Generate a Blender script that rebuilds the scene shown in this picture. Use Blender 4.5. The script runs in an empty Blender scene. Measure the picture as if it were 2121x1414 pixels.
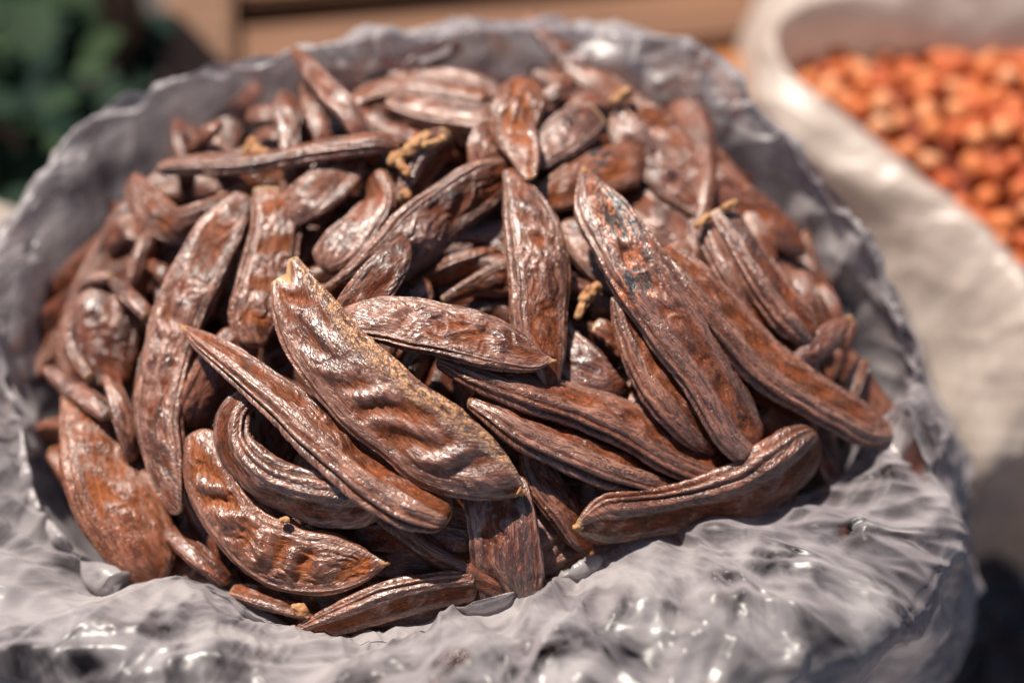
import bpy, math, random
import numpy as np
from mathutils import Vector

# ------------------------------------------------------------------ camera, world, sun, exposure
SC = bpy.context.scene
COL = SC.collection
PITCH = math.radians(60); DIST = 0.70; FL = 50.0; SENS = 36.0
LOOK = Vector((0, 0, 0.065))
cf = Vector((0, math.cos(PITCH), -math.sin(PITCH)))
cu = Vector((0, math.sin(PITCH), math.cos(PITCH)))
cx = Vector((1, 0, 0))
CAM = LOOK - cf * DIST
cam_d = bpy.data.cameras.new('camera'); cam = bpy.data.objects.new('camera', cam_d); COL.objects.link(cam)
cam.location = CAM; cam.rotation_euler = (math.pi / 2 - PITCH, 0, 0)
cam_d.lens = FL; cam_d.sensor_width = SENS; cam_d.clip_start = 0.01; cam_d.clip_end = 200
cam_d.dof.use_dof = True; cam_d.dof.focus_distance = 0.645; cam_d.dof.aperture_fstop = 1.6
SC.camera = cam

SUN_EL = math.radians(56); SUN_AZ = math.radians(-32)       # azimuth from +Y towards +X (negative = left)
world = bpy.data.worlds.new('World'); SC.world = world; world.use_nodes = True
wn = world.node_tree; wn.nodes.clear()
sky = wn.nodes.new('ShaderNodeTexSky'); sky.sky_type = 'NISHITA'; sky.sun_disc = False
sky.sun_elevation = SUN_EL; sky.sun_rotation = SUN_AZ
bg = wn.nodes.new('ShaderNodeBackground'); bg.inputs[1].default_value = 0.05
wo = wn.nodes.new('ShaderNodeOutputWorld')
wn.links.new(sky.outputs[0], bg.inputs[0]); wn.links.new(bg.outputs[0], wo.inputs[0])
sl = bpy.data.lights.new('sun', 'SUN'); sl.energy = 5.0; sl.angle = math.radians(0.5); sl.color = (1, 0.91, 0.80)
sun = bpy.data.objects.new('sun', sl); COL.objects.link(sun)
sd = Vector((math.sin(SUN_AZ) * math.cos(SUN_EL), math.cos(SUN_AZ) * math.cos(SUN_EL), math.sin(SUN_EL)))
sun.rotation_euler = sd.to_track_quat('Z', 'Y').to_euler()
SC.view_settings.view_transform = 'Standard'; SC.view_settings.look = 'None'
SC.view_settings.exposure = 0.62; SC.view_settings.gamma = 1
SC.cycles.max_bounces = 8; SC.cycles.transparent_max_bounces = 8
rng = np.random.default_rng(7); random.seed(7)

# ------------------------------------------------------------------ picture <-> place helpers (used once, to lay things out)
camv, cfv, cuv, cxv = [np.array(v) for v in (CAM, cf, cu, cx)]
K = SENS / FL / 2121.0
def raydir(px, py):
    d = cfv + cxv * ((px - 1060.5) * K) + cuv * ((707 - py) * K)
    return d / np.linalg.norm(d)
def on_z(px, py, z=0.0):
    d = raydir(px, py); t = (z - camv[2]) / d[2]
    return camv + d * t
def px_size(p):
    return float(np.dot(np.asarray(p) - camv, cfv)) * K

# ------------------------------------------------------------------ numpy noise
_perm = np.random.default_rng(11).permutation(256); _perm = np.concatenate([_perm, _perm, _perm])
_grad = np.random.default_rng(12).normal(size=(256, 3)); _grad /= np.linalg.norm(_grad, axis=1)[:, None]
def noise(x, y, z=0.0):
    x, y, z = np.broadcast_arrays(np.asarray(x, float), np.asarray(y, float), np.asarray(z, float))
    xi, yi, zi = np.floor(x).astype(int), np.floor(y).astype(int), np.floor(z).astype(int)
    xf, yf, zf = x - xi, y - yi, z - zi
    f = lambda t: t * t * t * (t * (t * 6 - 15) + 10)
    u, v, w = f(xf), f(yf), f(zf)
    xi &= 255; yi &= 255; zi &= 255
    def g(a, b, c):
        h = _perm[_perm[_perm[(xi + a) & 255] + ((yi + b) & 255)] + ((zi + c) & 255)]
        gr = _grad[h]
        return gr[..., 0] * (xf - a) + gr[..., 1] * (yf - b) + gr[..., 2] * (zf - c)
    l = lambda a, b, t: a + (b - a) * t
    return l(l(l(g(0,0,0), g(1,0,0), u), l(g(0,1,0), g(1,1,0), u), v),
             l(l(g(0,0,1), g(1,0,1), u), l(g(0,1,1), g(1,1,1), u), v), w) * 1.6
def fbm(x, y, z=0.0, o=3):
    s = 0; a = 1; k = 1
    for i in range(o):
        s = s + a * noise(x * k + 7.3 * i, y * k, z * k); a *= .5; k *= 2.03
    return s
def ridged(x, y, z=0.0, o=3):
    s = 0; a = 1; k = 1
    for i in range(o):
        s = s + a * (1 - 2 * np.abs(noise(x * k + 3.1 * i, y * k, z * k))); a *= .5; k *= 2.1
    return s / 1.75

# ------------------------------------------------------------------ outlines traced from the picture, laid on level planes
INNER = [(720,205),(820,170),(950,150),(1180,155),(1330,195),(1420,280),(1480,330),(1560,380),(1630,420),(1680,520),
 (1715,600),(1790,660),(1830,760),(1850,880),(1750,930),(1740,1000),(1650,1060),(1400,1078),(1300,1120),(1160,1192),
 (980,1238),(900,1272),(830,1300),(740,1312),(640,1315),(590,1290),(480,1240),(360,1212),(285,1222),(170,1155),(120,1080),
 (105,950),(95,820),(95,700),(125,600),(180,520),(230,440),(280,350),(350,255),(430,240),(510,215),(590,185),(660,190)]
OUTER = [(565,135),(700,85),(850,32),(1000,22),(1150,15),(1300,20),(1420,60),(1490,115),(1560,230),(1680,380),(1790,520),
 (1870,680),(1920,850),(1920,1000),(1930,1130),(1880,1250),(1740,1350),(1560,1440),(1200,1540),(700,1580),(200,1520),(-120,1330),
 (-160,1050),(-110,800),(-40,620),(60,490),(95,430),(150,335),(222,265),(340,208),(415,178)]
CREST = [(150,335),(235,280),(350,222),(435,192),(570,148),(705,98),(850,54),(1000,44),(1150,38),(1300,46),(1420,84),(1500,150),(1570,255),
 (1660,390),(1745,520),(1815,660),(1865,790),(1875,890),(1790,935),(1740,1025),(1650,1082),(1400,1096),(1300,1138),(1160,1208),(980,1252),(900,1288),(830,1318),
 (740,1334),(640,1334),(580,1312),(480,1262),(360,1234),(285,1246),(165,1190),(95,1100),(62,950),(45,820),(40,700),(55,600),(95,500),(115,420)]
CX, CY = on_z(960, 740, 0.035)[:2]
HX = 0.085; HY = 0.030; TILT = 0.16      # the sack leans a little towards the viewer
def zrim(x, y):
    c = math.cos(math.atan2(y - CY, x - CX)) ** 2
    return HX * .72 * (1 - c ** 1.1) + TILT * (y - CY)
def polar(pts, z, n=720, kz=1.0):
    P = []
    for a, b in pts:
        q = on_z(a, b, z)
        for _ in range(8): q = on_z(a, b, z + kz * zrim(q[0], q[1]))
        P.append(q[:2] - np.array([CX, CY]))
    P = np.array(P)
    th = np.arctan2(P[:, 1], P[:, 0]); r = np.hypot(P[:, 0], P[:, 1])
    o = np.argsort(th); th, r = th[o], r[o]
    g = np.linspace(-math.pi, math.pi, n, endpoint=False)
    return g, np.interp(g, th, r, period=2 * math.pi)
GA, RIN = polar(INNER, 0.0)
_, ROUT = polar(OUTER, 0.012, kz=.6)
_, RCR = polar(CREST, 0.018)
def smooth_per(r, k):
    w = np.hanning(2 * k + 1); w /= w.sum()
    return np.convolve(np.concatenate([r[-k:], r, r[:k]]), w, 'valid')
RIN_S = smooth_per(RIN, 40)
def rin(x, y, arr=None):
    return np.interp(np.arctan2(y - CY, x - CX), GA, RIN_S if arr is None else arr, period=2 * math.pi)
def heap(x, y):
    q = np.hypot(x - CX, y - CY) / rin(x, y)
    c = np.cos(np.arctan2(y - CY, x - CX)) ** 2
    q = np.minimum(q, 1.25)
    return HX * (1 - (q * np.sqrt(c)) ** 2.2) * 0.72 + HY * (1 - (q * np.sqrt(1 - c)) ** 2) + TILT * (y - CY)
HB = 0.0
def hit(px, py, up=0.0):
    d = raydir(px, py); t = 0.35
    while t < 1.6:
        p = camv + d * t
        if p[2] < heap(p[0], p[1]) + up + HB: break
        t += 0.004
    for _ in range(12):
        pass
    lo, hi = t - 0.004, t
    for _ in range(12):
        m = (lo + hi) / 2; p = camv + d * m
        if p[2] < heap(p[0], p[1]) + up + HB: hi = m
        else: lo = m
    return camv + d * hi

# ------------------------------------------------------------------ node helpers
class NT:
    def __init__(s, name):
        s.m = bpy.data.materials.new(name); s.m.use_nodes = True; s.t = s.m.node_tree; s.t.nodes.clear()
        s.out = s.n('ShaderNodeOutputMaterial')
    def n(s, typ, props=None, **ins):
        nd = s.t.nodes.new(typ)
        for k, v in (props or {}).items(): setattr(nd, k, v)
        for k, v in ins.items():
            key = int(k[1:]) if k[0] == 'i' and k[1:].isdigit() else k.replace('_', ' ')
            s.set(nd.inputs[key], v)
        return nd
    def set(s, sock, v):
        if hasattr(v, 'is_output'): s.t.links.new(v, sock)
        elif isinstance(v, bpy.types.Node): s.t.links.new(v.outputs[0], sock)
        else:
            if isinstance(v, tuple) and len(v) == 3 and sock.type == 'RGBA': v = v + (1,)
            sock.default_value = v
    def math(s, op, a, b=0.0, c=None, clamp=False):
        nd = s.t.nodes.new('ShaderNodeMath'); nd.operation = op; nd.use_clamp = clamp
        s.set(nd.inputs[0], a); s.set(nd.inputs[1], b)
        if c is not None: s.set(nd.inputs[2], c)
        return nd.outputs[0]
    def mix(s, f, a, b, mode='MIX'):
        nd = s.t.nodes.new('ShaderNodeMix'); nd.data_type = 'RGBA'; nd.blend_type = mode
        s.set(nd.inputs[0], f); s.set(nd.inputs[6], a); s.set(nd.inputs[7], b)
        return nd.outputs[2]
    def rng(s, v, a, b, c=0.0, d=1.0):
        nd = s.t.nodes.new('ShaderNodeMapRange'); nd.clamp = True
        for i, x in enumerate((v, a, b, c, d)): s.set(nd.inputs[i], x)
        return nd.outputs[0]
    def noise(s, vec, scale, detail=3, rough=0.55, dist=0.0):
        nd = s.n('ShaderNodeTexNoise', Scale=scale, Detail=detail, Roughness=rough, Distortion=dist)
        if vec is not None: s.set(nd.inputs['Vector'], vec)
        return nd.outputs[0]
    def mapping(s, vec, sc=(1, 1, 1), loc=(0, 0, 0), rot=(0, 0, 0)):
        nd = s.t.nodes.new('ShaderNodeMapping'); s.set(nd.inputs[0], vec)
        nd.inputs['Scale'].default_value = sc; nd.inputs['Location'].default_value = loc; nd.inputs['Rotation'].default_value = rot
        return nd.outputs[0]
    def bump(s, h, strength, dist, prev=None):
        nd = s.n('ShaderNodeBump', Strength=strength, Distance=dist, Height=h)
        if prev is not None: s.set(nd.inputs['Normal'], prev)
        return nd.outputs[0]

def pod_material():
    s = NT('carob_skin')
    uv = s.n('ShaderNodeUVMap').outputs[0]
    oi = s.n('ShaderNodeObjectInfo')
    rnd = oi.outputs['Random']
    oc = s.n('ShaderNodeSeparateColor', Color=oi.outputs['Color'])
    tone, bloom, gloss = oc.outputs[0], oc.outputs[1], oc.outputs[2]
    off = s.n('ShaderNodeCombineXYZ', X=s.math('MULTIPLY', rnd, 37.0), Y=s.math('MULTIPLY', rnd, 91.0), Z=s.math('MULTIPLY', rnd, 11.0))
    vec = s.n('ShaderNodeVectorMath', {'operation': 'ADD'}, i0=uv, i1=off).outputs[0]
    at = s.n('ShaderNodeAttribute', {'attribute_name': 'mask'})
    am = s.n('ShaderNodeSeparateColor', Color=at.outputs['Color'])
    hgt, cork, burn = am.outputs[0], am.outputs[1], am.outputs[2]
    tip = at.outputs['Alpha']
    fcv = s.n('ShaderNodeAttribute', {'attribute_name': 'face'}).outputs['Fac']
    # streaks run along the pod (U is metres along it, V metres round it)
    streak = s.noise(s.mapping(vec, (55, 650, 1)), 1.0, 4, 0.6, 0.6)
    streak2 = s.noise(s.mapping(vec, (90, 900, 1), (3, 8, 0)), 1.0, 3, 0.6, 0.5)
    patch = s.noise(s.mapping(vec, (45, 85, 1)), 1.0, 4, 0.58, 1.2)
    patch2 = s.noise(s.mapping(vec, (190, 300, 1), (5, 3, 1)), 1.0, 4, 0.6, 0.8)
    cn = s.noise(s.mapping(vec, (85, 330, 1), (7, 2, 0)), 1.0, 3, 0.5, 1.8)
    crease = s.math('ABSOLUTE', s.math('MULTIPLY_ADD', cn, 2.0, -1.0))
    cn2 = s.noise(s.mapping(vec, (160, 620, 1), (1, 9, 0)), 1.0, 2, 0.5, 1.2)
    crease2 = s.math('ABSOLUTE', s.math('MULTIPLY_ADD', cn2, 2.0, -1.0))
    fine = s.noise(s.mapping(vec, (1500, 2300, 1)), 1.0, 2, 0.6)
    # colour
    dark = (0.034, 0.0115, 0.0085); red = (0.20, 0.045, 0.016); orange = (0.34, 0.095, 0.024); sheen_col = (0.50, 0.285, 0.215)
    lowm = s.rng(s.math('ADD', hgt, s.math('MULTIPLY', s.math('SUBTRACT', patch2, 0.5), 0.9)), 0.30, 0.66)       # 1 on the raised skin
    c = s.mix(s.rng(s.math('ADD', patch, s.math('MULTIPLY', s.math('SUBTRACT', streak, .5), .6)), 0.36, 0.62), dark, red)
    tonef = s.math('MULTIPLY', s.math('SUBTRACT', 1.0, s.math('MULTIPLY', lowm, 0.55)), s.rng(s.math('ADD', patch2, tone), 0.80, 1.60), clamp=True)
    c = s.mix(tonef, c, orange)
    wx = s.math('MULTIPLY', s.math('MULTIPLY', s.rng(hgt, 0.36, 0.62), s.math('MULTIPLY', bloom, 0.52)), s.rng(s.math('ADD', s.math('MULTIPLY', streak, 0.45), s.math('MULTIPLY', patch, 0.75)), 0.55, 0.68), clamp=True)
    c = s.mix(wx, c, sheen_col)  # pale sky and sun sheen painted onto the raised skin
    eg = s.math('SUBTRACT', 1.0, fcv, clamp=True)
    c = s.mix(s.math('MULTIPLY', s.math('MULTIPLY', eg, s.rng(hgt, 0.50, 0.25)), 0.85), c, (0.030, 0.011, 0.008))  # groove shade painted near black along the edges
    ridge_sheen = s.math('MULTIPLY', s.math('MULTIPLY', eg, s.rng(s.math('ADD', hgt, s.math('MULTIPLY', streak, .35)), 0.72, 0.98)), s.math('MULTIPLY', bloom, 0.52))
    c = s.mix(ridge_sheen, c, sheen_col)  # same painted sheen on the tops of the edge ridges
    grn = s.rng(streak2, 0.56, 0.64)
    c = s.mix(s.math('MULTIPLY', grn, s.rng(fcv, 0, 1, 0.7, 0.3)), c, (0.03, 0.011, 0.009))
    c = s.mix(s.math('MULTIPLY', s.rng(crease, 0.09, 0.01), 0.8), c, (0.035, 0.012, 0.008))  # shade in the creases painted dark too
    c = s.mix(s.math('MULTIPLY', s.rng(crease2, 0.06, 0.0), 0.5), c, (0.22, 0.07, 0.022))
    # tan specks
    vor = s.n('ShaderNodeTexVoronoi', {'feature': 'F1'}, Scale=1.0); s.set(vor.inputs['Vector'], s.mapping(vec, (420, 650, 1)))
    spk = s.math('MULTIPLY', s.rng(vor.outputs['Distance'], 0.20, 0.12), s.rng(patch2, 0.46, 0.56))
    c = s.mix(s.math('MULTIPLY', spk, 0.8), c, (0.50, 0.24, 0.10))
    # corky cracked strip
    vc = s.n('ShaderNodeTexVoronoi', {'feature': 'DISTANCE_TO_EDGE'}, Scale=1.0); s.set(vc.inputs['Vector'], s.mapping(vec, (430, 900, 1)))
    ck = s.math('MULTIPLY', s.math('MULTIPLY', cork, 1.6), s.math('MULTIPLY', s.rng(vc.outputs[0], .04, .13), s.rng(s.math('ADD', patch2, s.math('MULTIPLY', streak, .5)), .66, .80)), clamp=True)
    c = s.mix(ck, c, (0.62, 0.30, 0.125))
    # scorched black with a raw orange patch
    bp = s.rng(s.math('ADD', burn, s.math('MULTIPLY', s.math('SUBTRACT', patch, 0.5), 0.5)), 0.42, 0.66)
    c = s.mix(bp, c, (0.026, 0.014, 0.012))
    edge = s.math('MULTIPLY', s.rng(burn, 0.10, 0.35), s.rng(s.math('ADD', patch2, s.math('MULTIPLY', fine, .3)), 0.66, 0.80), clamp=True)
    c = s.mix(edge, c, (0.50, 0.13, 0.03))
    tp = s.math('MULTIPLY', tip, s.rng(s.math('ADD', patch2, tip), 0.9, 1.3), clamp=True)
    c = s.mix(tp, c, (0.46, 0.27, 0.13))
    rough = s.rng(lowm, 0, 1, 0.56, 0.29)
    rough = s.math('ADD', rough, s.math('MULTIPLY', s.math('SUBTRACT', patch2, .5), .25))
    rough = s.math('ADD', rough, s.math('MULTIPLY_ADD', ck, 0.3, s.math('MULTIPLY', bp, 0.10)), clamp=True)
    b = s.bump(s.rng(crease, 0, .2), 0.40, 0.0007)
    b = s.bump(streak, s.rng(fcv, 0, 1, 0.7, 0.25), 0.0010, b)
    b = s.bump(patch2, 0.4, 0.0012, b)
    b = s.bump(streak2, 0.45, 0.0004, b)
    b = s.bump(fine, 0.2, 0.00015, b)
    b = s.bump(ck, 0.8, 0.0008, b)
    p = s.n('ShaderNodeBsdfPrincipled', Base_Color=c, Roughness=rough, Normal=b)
    s.set(p.inputs['Specular IOR Level'], s.math('MULTIPLY', gloss, s.rng(lowm, 0, 1, 0.3, 1.25)))
    p.inputs['Coat Weight'].default_value = 0.0
    s.set(s.out.inputs[0], p)
    return s.m

def simple(name, col, rough=0.6, col2=None, scale=60.0, bump=0.3, bd=0.002, spec=0.5, stretch=(1, 1, 1), lo=0.35, hi=0.65, obj_var=0.0):
    s = NT(name)
    tc = s.n('ShaderNodeTexCoord').outputs['Object']
    v = s.mapping(tc, stretch)
    nz = s.noise(v, scale, 5, 0.6, 0.4)
    c = s.mix(s.rng(nz, lo, hi), col, col2 or tuple(x * .6 for x in col))
    if obj_var:
        oi = s.n('ShaderNodeObjectInfo')
        h = s.n('ShaderNodeHueSaturation', Color=c)
        s.set(h.inputs['Value'], s.rng(oi.outputs['Random'], 0, 1, 1 - obj_var, 1 + obj_var)); c = h.outputs[0]
    b = s.bump(s.noise(v, scale * 3, 4, 0.6), bump, bd)
    p = s.n('ShaderNodeBsdfPrincipled', Base_Color=c, Roughness=rough, Normal=b)
    p.inputs['Specular IOR Level'].default_value = spec
    s.set(s.out.inputs[0], p)
    return s.m

def plastic(name, col, col2, trans, rough=0.2, transl=0.3, scale=26, fac=0.0022):
    s = NT(name)
    tc = s.n('ShaderNodeTexCoord').outputs['Object']
    n1 = s.noise(tc, scale, 4, 0.55, 1.6)
    wv = s.n('ShaderNodeVectorMath', {'operation': 'SCALE'}, i0=s.n('ShaderNodeTexNoise', Scale=14.0, Detail=2.0).outputs['Color']); wv.inputs['Scale'].default_value = 0.05
    s.set(s.t.nodes[wv.inputs[0].links[0].from_node.name].inputs['Vector'], tc)
    v2 = s.n('ShaderNodeVectorMath', {'operation': 'ADD'}, i0=tc, i1=wv.outputs[0]).outputs[0]
    v_ = s.n('ShaderNodeTexVoronoi', {'feature': 'F1'}, Scale=38.0); s.set(v_.inputs['Vector'], s.mapping(v2, (1, 1, .6)))
    v3 = s.n('ShaderNodeTexVoronoi', {'feature': 'F1'}, Scale=95.0); s.set(v3.inputs['Vector'], s.mapping(v2, (1, .7, 1)))
    c = s.mix(s.rng(n1, 0.40, 0.60), col, col2)
    b = s.bump(v_.outputs['Distance'], 0.8, fac)
    b = s.bump(v3.outputs['Distance'], 0.7, fac * .3, b)
    p = s.n('ShaderNodeBsdfPrincipled', Base_Color=c, Roughness=rough, Normal=b)
    p.inputs['Specular IOR Level'].default_value = 0.8
    tl = s.n('ShaderNodeBsdfTranslucent', Color=c)
    m1 = s.n('ShaderNodeMixShader', i0=transl, i1=p.outputs[0], i2=tl.outputs[0])
    tr = s.n('ShaderNodeBsdfTransparent', Color=(0.80, 0.78, 0.80))
    lw = s.n('ShaderNodeLayerWeight', Blend=0.5).outputs['Facing']
    clear = s.math('MULTIPLY', s.rng(lw, 0.08, 0.66, 1.0, 0.0), s.rng(n1, 0.38, 0.62, trans * 0.45, trans * 1.5))
    m2 = s.n('ShaderNodeMixShader', i0=clear, i1=m1.outputs[0], i2=tr.outputs[0])
    s.set(s.out.inputs[0], m2)
    return s.m

M_POD = pod_material()
M_TAN = simple('dry_stalk', (0.44, 0.25, 0.115), 0.75, (0.32, 0.13, 0.05), 160, 0.6, 0.001)
M_BAG = plastic('grey_film', (0.50, 0.46, 0.465), (0.32, 0.285, 0.305), 0.68, 0.32, .30, 16, .0003)
M_BAG2 = plastic('beige_film', (0.74, 0.64, 0.57), (0.62, 0.52, 0.46), 0.04, 0.4, 0.45, 14, .0012)

# ------------------------------------------------------------------ mesh helpers
def grid_mesh(name, V, nu, nv, wrap_v=False, wrap_u=False, caps=False, uv=None, mask=None, smooth=True, face=None):
    """V: (nu, nv, 3). v wraps round when wrap_v."""
    V = np.asarray(V, float); n = nu * nv
    I = np.arange(nu if wrap_u else nu - 1); J = np.arange(nv if wrap_v else nv - 1)
    A, B = np.meshgrid(I, J, indexing='ij'); A2 = (A + 1) % nu; B2 = (B + 1) % nv
    F = np.stack([A * nv + B, A2 * nv + B, A2 * nv + B2, A * nv + B2], -1).reshape(-1, 4)
    verts = V.reshape(-1, 3)
    me = bpy.data.meshes.new(name)
    ntri = 2 * nv if caps else 0
    nl = len(F) * 4 + ntri * 3
    if caps:
        verts = np.vstack([verts, V[0].mean(0), V[-1].mean(0)])
        j = np.arange(nv); j2 = (j + 1) % nv
        T = np.vstack([np.stack([np.full(nv, n), j, j2], -1), np.stack([np.full(nv, n + 1), (nu - 1) * nv + j2, (nu - 1) * nv + j], -1)])
    me.vertices.add(len(verts)); me.vertices.foreach_set('co', verts.ravel().astype(np.float32))
    me.loops.add(nl); me.polygons.add(len(F) + ntri)
    li = F.ravel()
    starts = np.arange(len(F)) * 4
    if caps:
        li = np.concatenate([li, T.ravel()]); starts = np.concatenate([starts, len(F) * 4 + np.arange(ntri) * 3])
    me.loops.foreach_set('vertex_index', li.astype(np.int32))
    me.polygons.foreach_set('loop_start', starts.astype(np.int32))
    if smooth: me.polygons.foreach_set('use_smooth', np.ones(len(starts), bool))
    if uv is not None:
        lay = me.uv_layers.new(name='UVMap')
        U = np.asarray(uv, float)                    # (nu, nv+1, 2) when wrapped
        u = np.stack([U[A, B], U[A2 if not wrap_u else A + 1, B], U[A2 if not wrap_u else A + 1, B + 1], U[A, B + 1]], 2).reshape(-1, 2)
        if caps:
            u = np.vstack([u, np.tile(U[0, 0], (nv * 3, 1)), np.tile(U[-1, 0], (nv * 3, 1))])
        lay.data.foreach_set('uv', u.ravel().astype(np.float32))
    if mask is not None:
        a = me.color_attributes.new('mask', 'FLOAT_COLOR', 'POINT')
        mk = mask.reshape(-1, 4)
        if caps: mk = np.vstack([mk, mask[0].mean(0), mask[-1].mean(0)])
        a.data.foreach_set('color', mk.ravel().astype(np.float32))
    if face is not None:
        a = me.attributes.new('face', 'FLOAT', 'POINT'); fv = face.ravel()
        if caps: fv = np.append(fv, [0, 0])
        a.data.foreach_set('value', fv.astype(np.float32))
    me.update(calc_edges=True); me.validate()
    return me
def obj(name, me, mat=None, parent=None, label=None, cat=None, group=None, kind=None, loc=None):
    o = bpy.data.objects.new(name, me); COL.objects.link(o)
    if mat is not None and me is not None and not me.materials: me.materials.append(mat)
    if loc is not None: o.location = loc
    if parent is not None:
        o.parent = parent
    if label: o['label'] = label
    if cat: o['category'] = cat
    if group: o['group'] = group
    if kind: o['kind'] = kind
    return o
def box_mesh(name, sx, sy, sz, bev=0.004, jit=0.0):
    import bmesh
    bm = bmesh.new(); bmesh.ops.create_cube(bm, size=1)
    for v in bm.verts: v.co = Vector((v.co.x * sx, v.co.y * sy, v.co.z * sz))
    if jit:
        bmesh.ops.subdivide_edges(bm, edges=[e for e in bm.edges if abs(e.verts[0].co.x - e.verts[1].co.x) > sx * .5], cuts=10)
        for v in bm.verts:
            v.co.y += jit * math.sin(v.co.x * 9 + sz * 70) + random.uniform(-.3, .3) * jit; v.co.z += jit * math.cos(v.co.x * 13 + sx)
    bmesh.ops.bevel(bm, geom=[e for e in bm.edges if e.calc_face_angle(0) > 1.0], offset=bev, segments=2, affect='EDGES')
    me = bpy.data.meshes.new(name); bm.to_mesh(me); bm.free()
    for p in me.polygons: p.use_smooth = False
    return me

def catmull(P, n):
    P = np.asarray(P, float); m = len(P)
    d = np.maximum(np.linalg.norm(np.diff(P[:, :3], axis=0), axis=1), 1e-6)
    t = np.concatenate([[0], np.cumsum(d)]); x = np.linspace(0, t[-1], n)
    # pchip-like cubic hermite with finite-difference tangents
    sl = np.diff(P, axis=0) / d[:, None]
    mt = np.zeros_like(P); mt[0] = sl[0]; mt[-1] = sl[-1]
    for i in range(1, m - 1): mt[i] = (sl[i - 1] * d[i] + sl[i] * d[i - 1]) / (d[i] + d[i - 1])
    k = np.clip(np.searchsorted(t, x, side='right') - 1, 0, m - 2)
    h = d[k]; s = ((x - t[k]) / h)[:, None]; h = h[:, None]
    return (2*s**3 - 3*s**2 + 1) * P[k] + (s**3 - 2*s**2 + s) * h * mt[k] + (-2*s**3 + 3*s**2) * P[k+1] + (s**3 - s**2) * h * mt[k+1], x

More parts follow.
